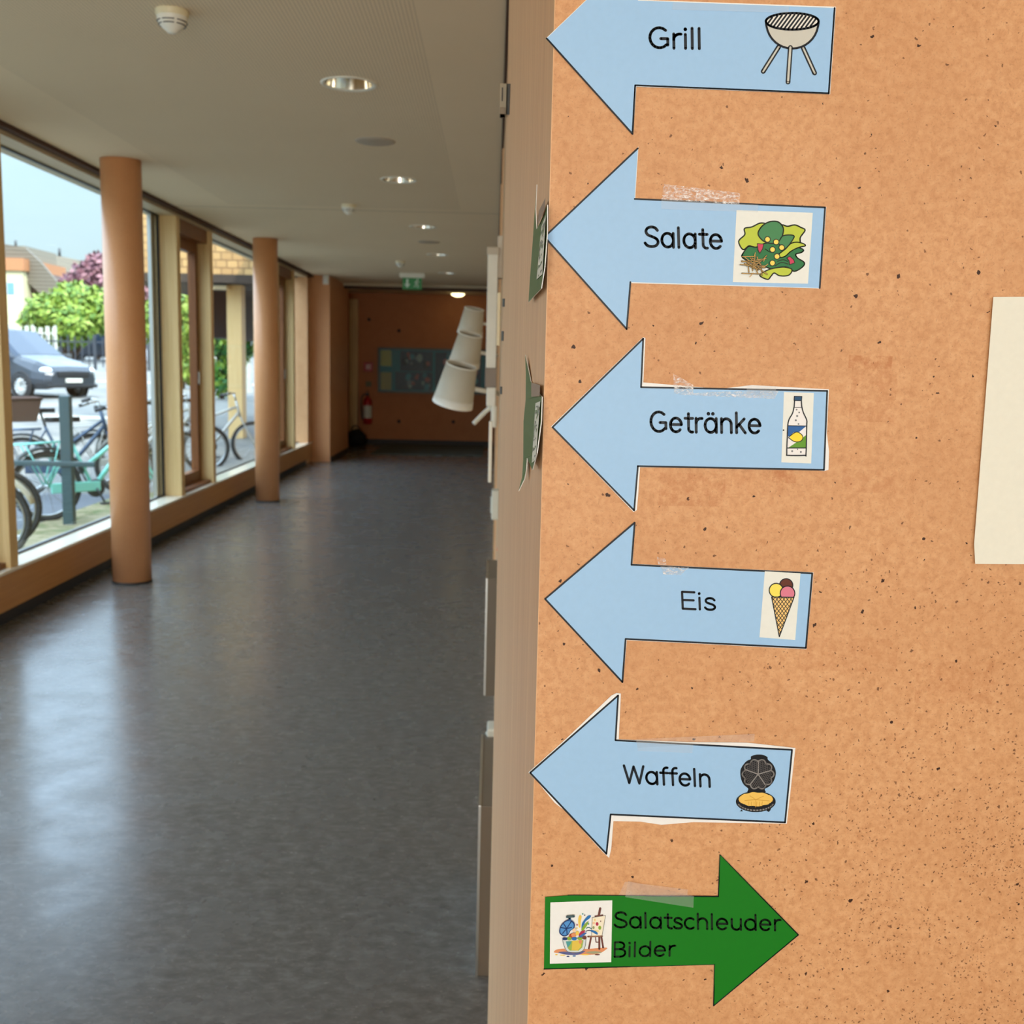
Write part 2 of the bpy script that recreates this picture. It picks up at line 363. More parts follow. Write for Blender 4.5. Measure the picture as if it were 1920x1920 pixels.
# windows: each bay is one window with its posts, pane, gasket
POSTS = [1.5, 5.05, 5.89, 9.18, 10.23, 13.35, 14.4]
def window(n, y0, y1, kind):
    w = thing('window_%d' % n, (GX, y0, SZ), None, None, kind='structure')
    if kind == 'fixed':
        MB().box(GX-.004, GX+.004, y0+.05, y1-.02, SZ, 2.69).build('pane', m_glass, w, True)
        g = .012
        mb = MB()
        for (a, b, c, d) in ((y0+.05, y1, 2.678, 2.692), (y0+.05, y1, SZ, SZ+.012), (y1-.012, y1, SZ, 2.69), (y0+.05, y0+.065, SZ, 2.69)):
            mb.box(GX-g, GX+g, a, b, c, d)
        mb.build('gasket', m_black, w, True)
        if y0 > 5: MB().rbox(GX-.05, GX-.015, y1-.13, y1-.02, SZ-.02, 2.685, .006).build('cover_profile', m_alu, w, True)
    else:
        a, b = y0+.10, y1
        MB().box(-2.86, -2.74, a, b, 2.57, 2.688).box(-2.86, -2.74, a, b, SZ, SZ+.03).build('frame', m_sash, w, True)
        s = MB()
        for (p, q, z0, z1) in ((a, a+.09, SZ+.03, 2.57), (b-.09, b, SZ+.03, 2.57), (a+.09, b-.09, 2.47, 2.57), (a+.09, b-.09, SZ+.03, SZ+.13)):
            s.box(-2.90, -2.83, p, q, z0, z1)
        s = s.build('sash', m_sash, w, True)
        MB().box(GX-.004, GX+.004, a+.09, b-.09, SZ+.13, 2.47).build('pane', m_glass, s, True)
        MB().rbox(-2.832, -2.815, b-.06, b-.03, 1.25, 1.37, .004).build('handle', m_alu, s, True)
    return w
for i, (a, b) in enumerate(zip(POSTS[:-1], POSTS[1:])):
    window(i+1, a, b, 'vent' if i % 2 else 'fixed')
window(7, 14.4, 15.76, 'fixed')
for i, y in enumerate(POSTS):
    struct('trim_%d' % (i+1), MB().rbox(-2.90, LX-.012, y, y+.10, SZ, 2.688, .004), m_frame)
# round columns
def column(x, y, lab):
    c = thing('round_column', (x, y, 0), lab, 'column', 'round columns along the glazing')
    MB().lathe([(.126, .004), (.126, H-.002)], 48, close=True).build('shaft', m_col, c)
    MB().lathe([(.130, 0), (.130, .012), (.126, .014)], 48, close=True).build('base_ring', m_base, c)
    return c
column(-2.41, 6.99, 'orange-brown round column nearest the camera, in front of the big window pane')
column(-2.40, 11.21, 'orange-brown round column farther down the corridor, its base near the second window bay')
# ------------------------------------------------------------------ ceiling fittings
def downlight():
    d = thing('recessed_downlight', (DX, DL[0], H), '', 'ceiling light', 'recessed downlights in a row')
    MB().lathe([(.105, .012), (.106, -.001), (.122, -.006), (.128, -.002), (.128, .0)], 40).build('trim_ring', m_white, d)
    MB().lathe([(.104, .0), (.098, .05), (.082, .10), (.055, .14), (.0, .15)], 40).build('reflector', M('mirror_reflector', (225, 220, 205), .12, 1), d)
    for k in (-1, 1):
        MB().tube([(-.05, k*.018, .07), (.05, k*.018, .07)], .009, 10).build('lamp_tube', M('lamp_glass', (245, 245, 235), .25), d)
    return d
dl0 = downlight()
names = ['silver recessed downlight nearest the camera, its mirrored bowl clearly visible', 'second recessed downlight, just beyond the first round ceiling cover plate', 'third recessed downlight, between the ceiling seam and the second cover plate', 'fourth recessed downlight, just beyond the far cover plate', 'fifth recessed downlight, the farthest dark one, right of the exit sign']
dl0['label'] = names[0]
for y, n in zip(DL[1:], names[1:]): dup(dl0, (DX, y, H), n)
def plate(y, lab):
    o = MB().lathe([(.0, -.008), (.10, -.008), (.112, -.004), (.114, 0)], 40).build('cover_plate', M('cover_plate_paint', (176, 164, 146), .7))
    o.location = (DX-.02, y, H); return tag(o, lab, 'cover plate', 'round cover plates in the ceiling')
plate(6.20, 'flat round ceiling cover plate between the first and second downlights')
plate(11.12, 'flat round ceiling cover plate far down the corridor, before the fourth downlight')
def smoke(y, lab):
    d = thing('smoke_detector', (-1.19, y, H), lab, 'smoke detector', 'smoke detectors')
    MB().lathe([(.058, 0), (.058, -.018), (.054, -.022)], 36).build('base', m_cream, d)
    MB().lathe([(.054, -.022), (.053, -.036), (.044, -.052), (.030, -.064), (.022, -.070), (.018, -.076), (0, -.078)], 36).build('head', m_white, d)
    mb = MB()
    for r, z in ((.0525, -.040), (.0468, -.051)):
        for k in range(6):
            a = circ(0, 0, r, n=6, a0=k*60+6, a1=k*60+54)
            mb.tube([(x, y_, z) for x, y_ in a], .0018, 6)
    mb.build('vent_slot', m_black, d)
    return d
smoke(4.03, 'cream smoke detector nearest the camera, with black vent slots')
smoke(8.68, 'cream smoke detector on the ceiling seam')
smoke(13.3, 'small cream smoke detector farthest away, just before the exit sign')
c = onY(19.0, 859, 552)
d = thing('oval_ceiling_lamp', (c.x, 18.9, H), 'lit oval yellowish ceiling lamp close to the end wall', 'ceiling light')
MB().lathe([(.13, 0), (.13, -.012), (.12, -.016)], 32).build('housing', m_white, d)
MB().ball((0, 0, -.014), .118, .118, .055).build('diffuser', Mat('lit_diffuser', (255, 246, 200), .4).emit((255, 236, 170), 3.0).m, d)
# exit sign
p = onZ(H, 772, 511)
ex = thing('exit_sign', (p.x, 15.0, H), 'green emergency exit sign with a down arrow and running figure, hung from the ceiling', 'exit sign')
MB().rbox(-.175, .175, -.035, .035, -.065, 0, .006).build('housing', m_white, ex)
pn = MB().rbox(-.135, .135, -.008, .008, -.225, -.065, .003).build('panel', Mat('exit_green', (0, 108, 44), .35).emit((0, 120, 52), .06).m, ex)
mb = MB(); yf = -.0095
mb.prism([(x-.068, yf, z-.145) for x, z in ((-.014, .062), (.014, .062), (.014, -.005), (.042, -.005), (0, -.058), (-.042, -.005), (-.014, -.005))], (0, .001, 0))
mb.build('down_arrow', M('sign_white', (225, 240, 228), .5), pn)
mb = MB(); fx = .066
mb.prism([(fx+x, yf, -.085+z) for x, z in circ(.008, -.006, .012)], (0, .001, 0))
for path, r in (([(0, -.022), (-.006, -.06)], .012), ([(-.006, -.06), (.016, -.080), (.012, -.112)], .008), ([(-.006, -.06), (-.020, -.090), (-.040, -.098)], .008), ([(0, -.026), (.024, -.04), (.036, -.030)], .006), ([(0, -.026), (-.022, -.032), (-.030, -.052)], .006)):
    mb.tube([(fx+x, yf+.0005, -.085+z) for x, z in path], r*.9, 6)
mb.build('running_figure', M('sign_white'), pn)
# motion sensor on the pier
c = onY(15.75, 611, 522)
ms = thing('motion_sensor', (c.x, 15.78, c.z), 'small white motion sensor high on the corner of the pier', 'sensor')
MB().rbox(-.045, .045, -.05, 0, -.085, .085, .012).build('housing', m_white, ms)
MB().ball((0, -.05, -.03), .032, .02, .035).build('lens', M('sensor_lens', (240, 240, 236), .3), ms)
# ------------------------------------------------------------------ end wall
dc0, dc1 = onY(EY, 709, 651), onY(EY, 912, 740)
dc = thing('display_case', ((dc0.x+dc1.x)/2, EY, (dc0.z+dc1.z)/2), 'wide glazed display case with a teal backing, on the end wall', 'display case')
w, h = (dc1.x-dc0.x)/2, (dc0.z-dc1.z)/2
mf = M('case_frame', (74, 76, 58), .4)
mb = MB()
for (a, b, c_, d_) in ((-w, w, h-.035, h), (-w, w, -h, -h+.035), (-w, -w+.035, -h+.035, h-.035), (w-.035, w, -h+.035, h-.035)): mb.box(a, b, -.07, 0, c_, d_)
mb.build('frame', mf, dc)
MB().box(-w+.035, w-.035, -.012, -.002, -h+.035, h-.035).build('back_panel', M('teal_felt', (24, 132, 146), .9), dc)
MB().box(-w+.035, w-.035, -.062, -.058, -h+.035, h-.035).build('pane', m_glass2, dc)
rnd = random.Random(5)
def sheet(name, x0, x1, z0, z1, mats, lab, cat, grp, draw=None):
    o = MB().box(x0, x1, EY-.022, EY-.014, z0, z1); 
    if draw: draw(o, x0, x1, z0, z1)
    return tag(o.build(name, mats), lab, cat, grp)
X0 = dc0.x+.05; Z1 = dc0.z-.05; Z0 = dc1.z+.05
yel = M('yellow_paper', (176, 178, 92), .8); yel2 = M('khaki_paper', (166, 158, 92), .8)
sheet('notice_sheet', X0, X0+.20, Z1-.29, Z1, yel, 'yellow-green sheet in the upper left corner of the display case', 'notice', 'sheets in the display case')
sheet('notice_sheet', X0, X0+.20, Z0, Z0+.32, yel2, 'khaki yellow sheet in the lower left corner of the display case', 'notice', 'sheets in the display case')
def photo(o, x0, x1, z0, z1):
    for k in range(14):
        cx, cz, r = rnd.uniform(x0+.06, x1-.06), rnd.uniform(z0+.05, z1-.05), rnd.uniform(.02, .06)
        o.prism([(x, EY-.0225-k*.0002, z) for x, z in circ(cx, cz, r, r*rnd.uniform(.8, 1.6), 10)], (0, .0004, 0), rnd.randint(1, 5))
pm = [M('poster_ink', (38, 66, 88), .7), M('poster_grey', (120, 140, 150), .7), M('poster_dark', (20, 34, 44), .7), M('poster_blue', (60, 150, 170), .7), M('poster_rose', (176, 108, 104), .7), M('poster_pale', (150, 176, 170), .7)]
sheet('photo_poster', X0+.36, X0+.95, Z1-.37, Z1-.01, pm, 'dark mottled picture poster along the top of the display case', 'poster', 'sheets in the display case', photo)
sheet('photo_poster', X0+.27, X0+.95, Z0+.01, Z1-.39, pm, 'blue mottled picture poster along the bottom of the display case', 'poster', 'sheets in the display case', photo)
sheet('photo_poster', X0+1.0, 2*((dc0.x+dc1.x)/2)-X0-.05, Z0+.05, Z1-.02, pm, 'mottled picture poster at the right of the display case, behind the white shades', 'poster', 'sheets in the display case', photo)
# fire extinguisher
p = onY(EY-.12, 689, 765); bz = onY(EY-.12, 689, 795).z
fe = thing('fire_extinguisher', (p.x, EY-.11, bz), 'red fire extinguisher hanging on the end wall, white label on its body', 'fire extinguisher')
MB().lathe([(0, 0), (.07, 0), (.078, .02), (.078, .40), (.06, .46), (.03, .49), (.022, .52), (0, .52)], 28).build('cylinder', m_red, fe)
lb = MB(); lb.lathe([(.0792, .11), (.0792, .34)], 28); lb.build('label', M('label_white', (226, 226, 214), .5), fe)
MB().rbox(-.025, .025, -.03, .03, .515, .56, .008).box(-.012, .012, -.11, .02, .56, .575).box(-.012, .012, -.10, .02, .595, .607).build('valve', m_black, fe)
MB().tube(spline([(-.02, -.02, .54), (-.09, -.03, .52), (-.115, -.03, .38), (-.10, -.02, .18), (-.085, -.02, .08)]), .012, 8).build('hose', m_black, fe)
MB().box(-.03, .03, .07, .112, .3, .45).build('bracket', m_dgrey, fe)
p = onY(EY, 691, 688)
cp = thing('fire_alarm_point', (p.x, EY, p.z), 'small red fire alarm call point above the extinguisher', 'alarm button')
MB().rbox(-.085, .085, -.05, 0, -.085, .085, .01).build('housing', m_red, cp)
MB().rbox(-.04, .04, -.054, -.048, -.04, .04, .002).build('button_plate', M('pale_rose', (226, 180, 176), .4), cp)
p = onY(EY, 691, 720)
tag(MB().rbox(p.x-.055, p.x+.055, EY-.008, EY, p.z-.05, p.z+.05, .003).build('wall_plate', M('wall_plate_olive', (124, 116, 82), .6)), 'faint small olive plate between the alarm button and the extinguisher', 'wall plate')
# tan door post and dark bag in the corner
a, b = onY(EY-.1, 655, 700).x, onY(EY-.1, 671, 700).x
struct('trim_door_post', MB().rbox(a, b, EY-.14, EY, 0, 2.62, .004), m_frame)
p = onY(EY-.4, 668, 826)
bag = thing('dark_bag', (p.x, EY-.45, 0), 'black slumped bag on the floor in the corner under the fire extinguisher', 'bag')
R_ = random.Random(2)
MB().ball((0, 0, .13), .19, .18, .16, 14, 0, None, .18, R_).build('body', M('bag_cloth', (24, 22, 22), .8), bag)
MB().tube(spline([(-.08, 0, .26), (-.06, 0, .33), (.02, .0, .35), (.07, 0, .27)]), .012).build('strap', m_black, bag)
a = onZ(0, 655, 851); b = onZ(0, 906, 852)
tag(MB().rbox(-2.00, b.x, a.y, EY-.03, .0, .014, .004).build('door_mat', M('mat_fibre', (86, 92, 84), .95)), 'grey-green door mat in front of the end wall', 'mat')
for (px, py, lb) in ((748, 620, 'dark wall plug above the display case'), (748, 790, 'dark wall plug below the left half of the display case'), (850, 791, 'dark wall plug below the right half of the display case'), (692, 599, 'dark wall plug high above the alarm button')):
    q = onY(EY, px, py)
    o = MB().lathe([(.032, 0), (.032, .01), (.02, .014), (0, .014)], 16, T=Matrix.Rotation(pi/2, 4, 'X')).build('wall_plug', M('plug_brown', (50, 24, 12), .5)); o.location = (q.x, EY, q.z)
    tag(o, lb, 'wall plug', 'wall plugs on the end wall')
# ------------------------------------------------------------------ right wall seen edge-on
def edge(y, px, py): return onY(y, px, py)
# door hinge and strike plates on the jamb's far edge
p, q = edge(1.97, 937.5, 156), edge(1.97, 948, 214)
hb = thing('door_hinge', (p.x, 1.97, q.z), 'grey metal door hinge high on the edge of the wood jamb', 'bracket')  # the hinge on the jamb
MB().rbox(0, q.x-p.x+.001, 0, .03, 0, p.z-q.z, .001).build('knuckle', M('hinge_grey', (158, 148, 124), .5), hb)
MB().rbox(.0035, .0055, -.0015, 0, (p.z-q.z)*.42, (p.z-q.z)*.86, .0004).build('slot', m_black, hb)
MB().rbox(.0005, q.x-p.x, -.0012, .031, .0, .0115, .001).build('foot', M('hinge_foot', (132, 118, 96), .5), hb)
def onJ(px, py, lift):
    d = Vector((.0135-RX, .95, 0)).normalized(); n = Vector((-d.y, d.x, 0)); o = Vector((RX, BY, 0))+n*lift; r_ = ray(px, py)
    return CAM + r_*((o-CAM).dot(n)/r_.dot(n))
MB().prism([onJ(*t, .0004) for t in ((949, 157), (957, 157), (955, 215), (947.5, 215))], (-.0008, 0, 0)).build('shadow_plate', m_black, hb, True)  # black plate painting the dark recess and its shadow beside the knuckle
for (x0, x1, y0, y1, lb) in ((943, 946.5, 560, 575, 'small dark strike plate on the jamb edge, level with the exit sign'), (941, 944.5, 621, 639, 'small dark strike plate on the jamb edge beside the white shades'), (938.5, 941.5, 725, 739, 'small dark strike plate on the jamb edge beside the dispenser pump')):
    tag(MB().prism([onJ(*t, .0004) for t in ((x0, y0), (x1, y0), (x1-.4, y1), (x0-.4, y1))], (-.0008, 0, 0)).build('strike_plate', m_black), lb, 'strike plate', 'strike plates on the jamb edge')
# tall white casing with grey band and elbow lever: dispenser
y = 5.2
t, b = edge(y, 915, 465), edge(y, 933, 690)
ds = thing('lever_dispenser', (WX, y, edge(y, 915, 790).z), 'tall white wall dispenser with a grey band and an elbow lever at its foot', 'dispenser')
Z = lambda py: edge(y, 915, py).z - edge(y, 915, 790).z
xl = t.x-WX
MB().rbox(xl, -.022, 0, .12, Z(690), Z(475), .004).build('body', m_white, ds)
MB().rbox(xl-.004, -.018, -.004, .12, Z(477), Z(463), .004).build('cap', M('cap_grey', (200, 190, 170), .5), ds)
MB().rbox(xl-.002, -.018, -.003, .12, Z(726), Z(690), .003).build('band', M('taupe', (140, 126, 112), .5), ds)
MB().rbox(xl+.006, -.02, 0, .11, Z(762), Z(726), .006).build('pump_block', m_white, ds)
MB().tube(spline([(xl+.045, .05, Z(764)), (xl+.015, .03, Z(768)), (xl-.055, .0, Z(795))]), [.016]*6+[.011]*7, 10).build('lever', m_white, ds)
MB().rbox(xl+.03, -.012, .0, .09, Z(802), Z(760), .012).build('nozzle', m_white, ds)
MB().rbox(-.026, 0, .02, .10, Z(520), Z(440), .004).build('wall_bracket', M('bracket_cream', (214, 204, 186), .5), ds)
# three tapered shades
def shade(y, cxpx, cypx, wpx, tilt, lab):
    c = edge(y, cxpx, cypx); s = wpx*y/F
    g = thing('tapered_shade', c, lab, 'lamp shade', 'white tapered shades on the wall', R=Matrix.Rotation(tilt, 4, 'Y') @ Matrix.Rotation(radians(12), 4, 'X'))
    hh = s*.42; r1, r2 = s*.43, s*.325
    T = Matrix.Identity(4)
    MB().lathe([(r1*.945, -hh*.64), (r2, hh), (r2-.006, hh), (r1*.925, -hh*.64)], 48).build('shade', M('shade_grey', (206, 200, 182), .55), g)
    MB().lathe([(r1, -hh), (r1*.955, -hh*.62), (r1*.93, -hh*.62), (r1*.97, -hh)], 48).build('rim', M('shade_white', (244, 242, 232), .35), g)
    MB().lathe([(r2+.002, hh*.99), (r2+.002, hh*1.04), (r2-.008, hh*1.04), (r2-.008, hh*.99)], 48).build('collar', M('shade_white'), g)
    MB().lathe([(0, hh*.84), (r2*.98, hh*.84)], 40).build('inner_disc', M('shade_inside', (122, 112, 92), .7), g)
    MB().tube([(r1*.6, 0, 0), (WX-c.x+.004, .05, .0)], s*.05, 10).build('arm', m_white, g)
    return g
shade(5.6, 857, 722, 90, radians(13), 'lowest and largest of the three white tapered shades stacked beside the right wall')
shade(6.3, 876, 656, 69, radians(12), 'middle one of the three white tapered shades stacked beside the right wall')
shade(7.0, 885, 603, 56, radians(10), 'topmost and smallest of the three white tapered shades stacked beside the right wall')
# switches, panels on the wall
m_khaki = M('panel_taupe', (104, 94, 80), .5)
def wallbox(name, y, pxl, pt, pb, mat, lab, cat, dy=.08, part=None, r=.006, w=None, part2=False):
    a, b = edge(y, pxl, pt), edge(y, pxl, pb)
    g = thing(name, (WX, y, b.z), lab, cat)
    MB().rbox(a.x-WX, 0 if w is None else a.x-WX+w, 0, dy, 0, a.z-b.z, r).build('housing', mat, g)
    if part: MB().rbox(a.x-WX-.004, a.x-WX+.004, dy*.25, dy*.75, (a.z-b.z)*.2, (a.z-b.z)*.75, .002).build(*part, g)
    if part2: MB().rbox(a.x-WX-.004, a.x-WX+.003, -.002, dy, .002, a.z-b.z+.002, .001).build('edge_strip', m_alu, g)
    return g
wallbox('wall_socket', 4.2, 922, 920, 975, M('socket_white', (206, 208, 196), .4), 'white rounded socket box on the right wall at handle height', 'socket', part=('cover', M('socket_white')))
wallbox('wall_socket', 2.9, 913, 1368, 1435, M('socket_white'), 'white rounded socket box lower on the right wall, above the grey kick panel', 'socket', part=('cover', M('socket_white')))
wallbox('kick_panel', 2.42, 900, 1512, 1925, m_khaki, 'low grey metal kick panel standing out from the right wall near the floor', 'panel', .5, r=.002, part2=True)
wallbox('kick_panel', 4.0, 913, 1085, 1305, m_khaki, 'grey metal panel edge on the right wall below the upper socket box', 'panel', .4, r=.002, part2=True)
wallbox('door_pull', 3.2, 933, 548, 648, m_cream, 'slim cream door pull on the right wall beside the tall dispenser', 'handle', .03, r=.003, w=.010)
wallbox('door_pull', 3.6, 917, 790, 905, m_white, 'slim white vertical pull on the right wall below the dispenser lever', 'handle', .03, r=.003, w=.012)
p = edge(3.7, 931, 1028)
mb = MB().prism([(p.x, 3.7, p.z-.009), (p.x+.012, 3.7, p.z-.009), (p.x+.006, 3.7, p.z+.011)], (0, .01, 0))
mb.box(p.x+.004, WX, 3.702, 3.708, p.z-.006, p.z)
tag(mb.build('orange_marker', M('marker_orange', (236, 150, 110), .5)), 'tiny orange triangular marker on the right wall', 'marker')
for i, (yy, w_) in enumerate(((6.2, .05), (7.4, .05))):
    struct('trim_%d' % (20+i), MB().box(WX-.008-.004*i, WX+.01, yy, yy+w_, 0, H-.02), m_lam)
# ------------------------------------------------------------------ signs on the board
class Print:
    """flat printed shapes on the board plane, one thin layer over the next"""
    def __init__(s, lift=.0014): s.mb = MB(); s.mats = []; s.l = lift
    def mi(s, m):
        if m not in s.mats: s.mats.append(m)
        return s.mats.index(m)
    def step(s): s.l += .00003
    def fill(s, pts, m):
        s.step(); P = [onY(BY-s.l, *p) for p in pts]
        s.mb.add(P, [tuple(t) for t in tessellate_polygon([[Vector((p.x, p.z, 0)) for p in P]])], s.mi(m)); return s
    def line(s, pts, w, m, closed=False, step=True):
        if step: s.step()
        k = s.mi(m); pts = list(pts)+([pts[0]] if closed else [])
        for (x0, y0), (x1, y1) in zip(pts[:-1], pts[1:]):
            d = math.hypot(x1-x0, y1-y0)
            if d < 1e-6: continue
            nx, ny = -(y1-y0)/d*w/2, (x1-x0)/d*w/2
            s.mb.add([onY(BY-s.l, *p) for p in ((x0+nx, y0+ny), (x1+nx, y1+ny), (x1-nx, y1-ny), (x0-nx, y0-ny))], [(0, 1, 2, 3)], k)
        for x, y in pts:
            s.mb.add([onY(BY-s.l, *p) for p in circ(x, y, w/2, n=10)], [tuple(range(10))], k)
        return s
    def blob(s, pts, m, w=0, om=None, closed=True, n=5):
        q = spline(pts, n, True); s.fill(q, m)
        if w: s.line(q, w, om, True)
        return s
    def build(s, name, parent): return s.mb.build(name, s.mats, parent, True, fix=False)
# single-stroke letters, cap height 1
def A(cx, cy, rx, ry, a0, a1, n=14): return [(cx+rx*cos(radians(a0+(a1-a0)*i/n)), cy+ry*sin(radians(a0+(a1-a0)*i/n))) for i in range(n+1)]
S_ = spline([(.66, .82), (.54, .95), (.35, .985), (.16, .92), (.08, .76), (.16, .60), (.37, .51), (.59, .41), (.68, .24), (.58, .07), (.36, .01), (.14, .05), (.02, .18)], 4)
s_ = [(x*.66+.01, y*.70) for x, y in S_]
BOWL = A(.33, .35, .29, .345, 0, 360, 24)
ARCH = A(.33, .43, .25, .265, 180, 0)+[(.58, 0)]
GL = {'G': (.93, [A(.44, .5, .41, .49, 48, 318)+[(.80, .15), (.80, .46), (.50, .46)]]),
 'r': (.45, [[(.08, 0), (.08, .70)], A(.34, .43, .26, .265, 180, 78)]), 'i': (.24, [[(.08, 0), (.08, .69)], [(.08, .93), (.08, .935)]]),
 'l': (.25, [[(.08, .0), (.08, .99)]]), 'S': (.78, [S_]), 's': (.52, [s_]),
 'a': (.76, [BOWL, [(.62, 0), (.62, .70)]]), 'ä': (.76, [BOWL, [(.62, 0), (.62, .70)], [(.22, .93), (.22, .935)], [(.45, .93), (.45, .935)]]),
 't': (.46, [[(.20, .93), (.20, .18)]+A(.37, .18, .17, .175, 180, 285), [(.02, .69), (.42, .69)]]),
 'e': (.74, [[(.06, .37), (.62, .37)]+A(.34, .35, .285, .345, 4, 318, 22)]), 'n': (.72, [[(.08, 0), (.08, .70)], ARCH]),
 'h': (.72, [[(.08, 0), (.08, 1)], ARCH]), 'k': (.62, [[(.08, 0), (.08, 1)], [(.48, .70), (.08, .28)], [(.22, .42), (.53, 0)]]),
 'E': (.70, [[(.62, 1), (.08, 1), (.08, 0), (.64, 0)], [(.08, .52), (.57, .52)]]),
 'W': (1.12, [[(.02, 1), (.27, 0), (.54, .96), (.82, 0), (1.07, 1)]]), 'f': (.44, [[(.17, 0), (.17, .80)]+A(.35, .80, .18, .19, 180, 75), [(.0, .68), (.40, .68)]]),
 'c': (.64, [A(.34, .35, .29, .345, 48, 312, 18)]), 'u': (.72, [[(.08, .70), (.08, .27)]+A(.33, .27, .25, .265, 180, 360)+[(.58, .70)], [(.58, .3), (.58, 0)]]),
 'd': (.76, [BOWL, [(.62, 0), (.62, 1)]]),
 'B': (.76, [[(.08, 0), (.08, 1), (.36, 1)]+A(.36, .76, .24, .24, 88, -88)+[(.08, .52)], [(.36, .52)]+A(.38, .26, .28, .26, 88, -88)+[(.08, 0)]])}
def text(pr, s, x0, y0, x1, y1, cap, mat, wf=.125, slant=.0):
    """from the left baseline end (x0, y0) to the right one (x1, y1)"""
    W = 0; pos = []
    for ch in s: pos.append(W); W += GL[ch][0]+.05
    lastw = max(x for st in GL[s[-1]][1] for x, y in st); tot = pos[-1]+lastw; first = min(x for st in GL[s[0]][1] for x, y in st)
    w = cap*wf; x0 += w/2; x1 -= w/2; y0 -= w/2; y1 -= w/2; c = cap-w
    k = (x1-x0)/(tot-first); dy = (y1-y0)/(x1-x0)
    pr.step()
    for ch, o in zip(s, pos):
        for st in GL[ch][1]:
            pts = []
            for x, y in st:
                X = x0+(o+x-first)*k; pts.append((X - y*c*dy + y*c*slant, y0+(X-x0)*dy-y*c))
            dot = len(st) == 2 and abs(st[0][1]-st[1][1]) < .01 and st[0][0] == st[1][0]
            pr.line(pts, w*(1.25 if dot else 1), mat, step=False)
BLUE = ink('blue_paper', (160, 204, 244)); WHITEP = ink('white_paper', (240, 244, 244)); CREAMP = ink('cream_paper', (236, 238, 224), .6)
INK = ink('black_ink', (16, 24, 34)); GREEN = ink('green_paper', (18, 122, 22)); CARD = ink('picture_card', (234, 240, 234))
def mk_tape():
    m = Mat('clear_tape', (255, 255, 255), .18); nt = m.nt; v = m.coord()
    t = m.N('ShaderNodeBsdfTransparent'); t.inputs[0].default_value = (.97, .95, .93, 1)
    mx = m.N('ShaderNodeMixShader'); f = m.ramp(m.noise(230, 4, m.coord((1, 1, 2.2)), .7, .6), [(.42, .05), (.58, .45), (.68, .95)])  # white patches: whitish crumpled tape plus glints put into the colour
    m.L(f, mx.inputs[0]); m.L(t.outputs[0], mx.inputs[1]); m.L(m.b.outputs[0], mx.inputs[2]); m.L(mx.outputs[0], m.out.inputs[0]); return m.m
def mk_film():
    m = Mat('tape_film', (235, 240, 240), .25)
    t = m.N('ShaderNodeBsdfTransparent'); mx = m.N('ShaderNodeMixShader'); mx.inputs[0].default_value = .16
    m.L(t.outputs[0], mx.inputs[1]); m.L(m.b.outputs[0], mx.inputs[2]); m.L(mx.outputs[0], m.out.inputs[0]); return m.m
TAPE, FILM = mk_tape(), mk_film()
def sign(outline, blue, label, group, base=None, border=3.3, fillm=None, sides=None):
    cx = sum(p[0] for p in outline)/len(outline); cy = sum(p[1] for p in outline)/len(outline)
    base = base or WHITEP
    t = thing('arrow_sign', onY(BY-.0006, cx, cy), label, 'paper arrow sign', group)
    mb = MB(); mb.prism([onY(BY-.0006, *p) for p in outline], (0, -.0007, 0))
    pap = mb.build('paper', base, t, True)
    pr = Print(.00132)
    if blue: pr.fill(blue, fillm or BLUE)
    edge_ = blue or outline
    n = len(edge_)
    for i in range(n):
        if sides is None or i in sides: pr.line([edge_[i], edge_[(i+1) % n]], border, INK, step=(i == 0))
    pr.build('printed_field', t)
    return t
def lettering(t, items):
    pr = Print(.0015)
    for it in items: text(pr, *it)
    pr.build('lettering', t)
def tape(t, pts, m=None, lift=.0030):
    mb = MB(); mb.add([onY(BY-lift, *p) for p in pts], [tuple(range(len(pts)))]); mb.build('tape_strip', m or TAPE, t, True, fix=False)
G1 = 'blue paper arrows pointing left on the fibreboard'
# Grill
o = [(1025, 72), (1202, -98), (1196, 1), (1565, 15), (1554, 175), (1191, 160), (1186, 251)]
t = sign([(1024, 72), (1203, -100), (1197, 0), (1567, 13), (1556, 177), (1193, 163), (1187, 254)], o, 'blue paper arrow lettered Grill with a kettle barbecue picture, topmost of the column', G1, sides=(3, 4, 5, 6))
lettering(t, [('Grill', 1216, 92.5, 1314, 94, 44, INK)])
pr = Print(.0015); gm = ink('ash_ink', (204, 206, 196))
for a, b in (((1460, 88), (1431, 134)), ((1506, 90), (1527.5, 137)), ):
    pr.line([a, b], 9, INK).line([a, b], 3.2, gm)
bowl = [(1436, 41)]+[(1485.5-49*cos(radians(a)), 41+50*sin(radians(a))) for a in range(10, 171, 10)]+[(1535, 43)]
pr.fill(bowl, gm).line(bowl, 4, INK, True).line([(1482, 89), (1477.5, 154)], 9, INK).line([(1482, 89), (1477.5, 154)], 4, gm)
rim = circ(1485.5, 40, 49.5, 15.5, 40); pr.fill(rim, ink('pale_ink', (232, 232, 224)))
pr.step()
for k in range(-9, 12):
    x = 1485+k*7.6
    seg = [(x+6-d, 40-14+d*1.35) for d in [i*1.0 for i in range(0, 22)]]
    seg = [p for p in seg if ((p[0]-1485.5)/47)**2+((p[1]-40)/13.6)**2 < 1]
    if len(seg) > 1: pr.line([seg[0], seg[-1]], 3.4, INK, step=False)
pr.line(rim, 4.4, INK, True); pr.build('barbecue_picture', t)
tape(t, [(1262, 4), (1480, 12), (1478, 24), (1260, 18)], FILM)
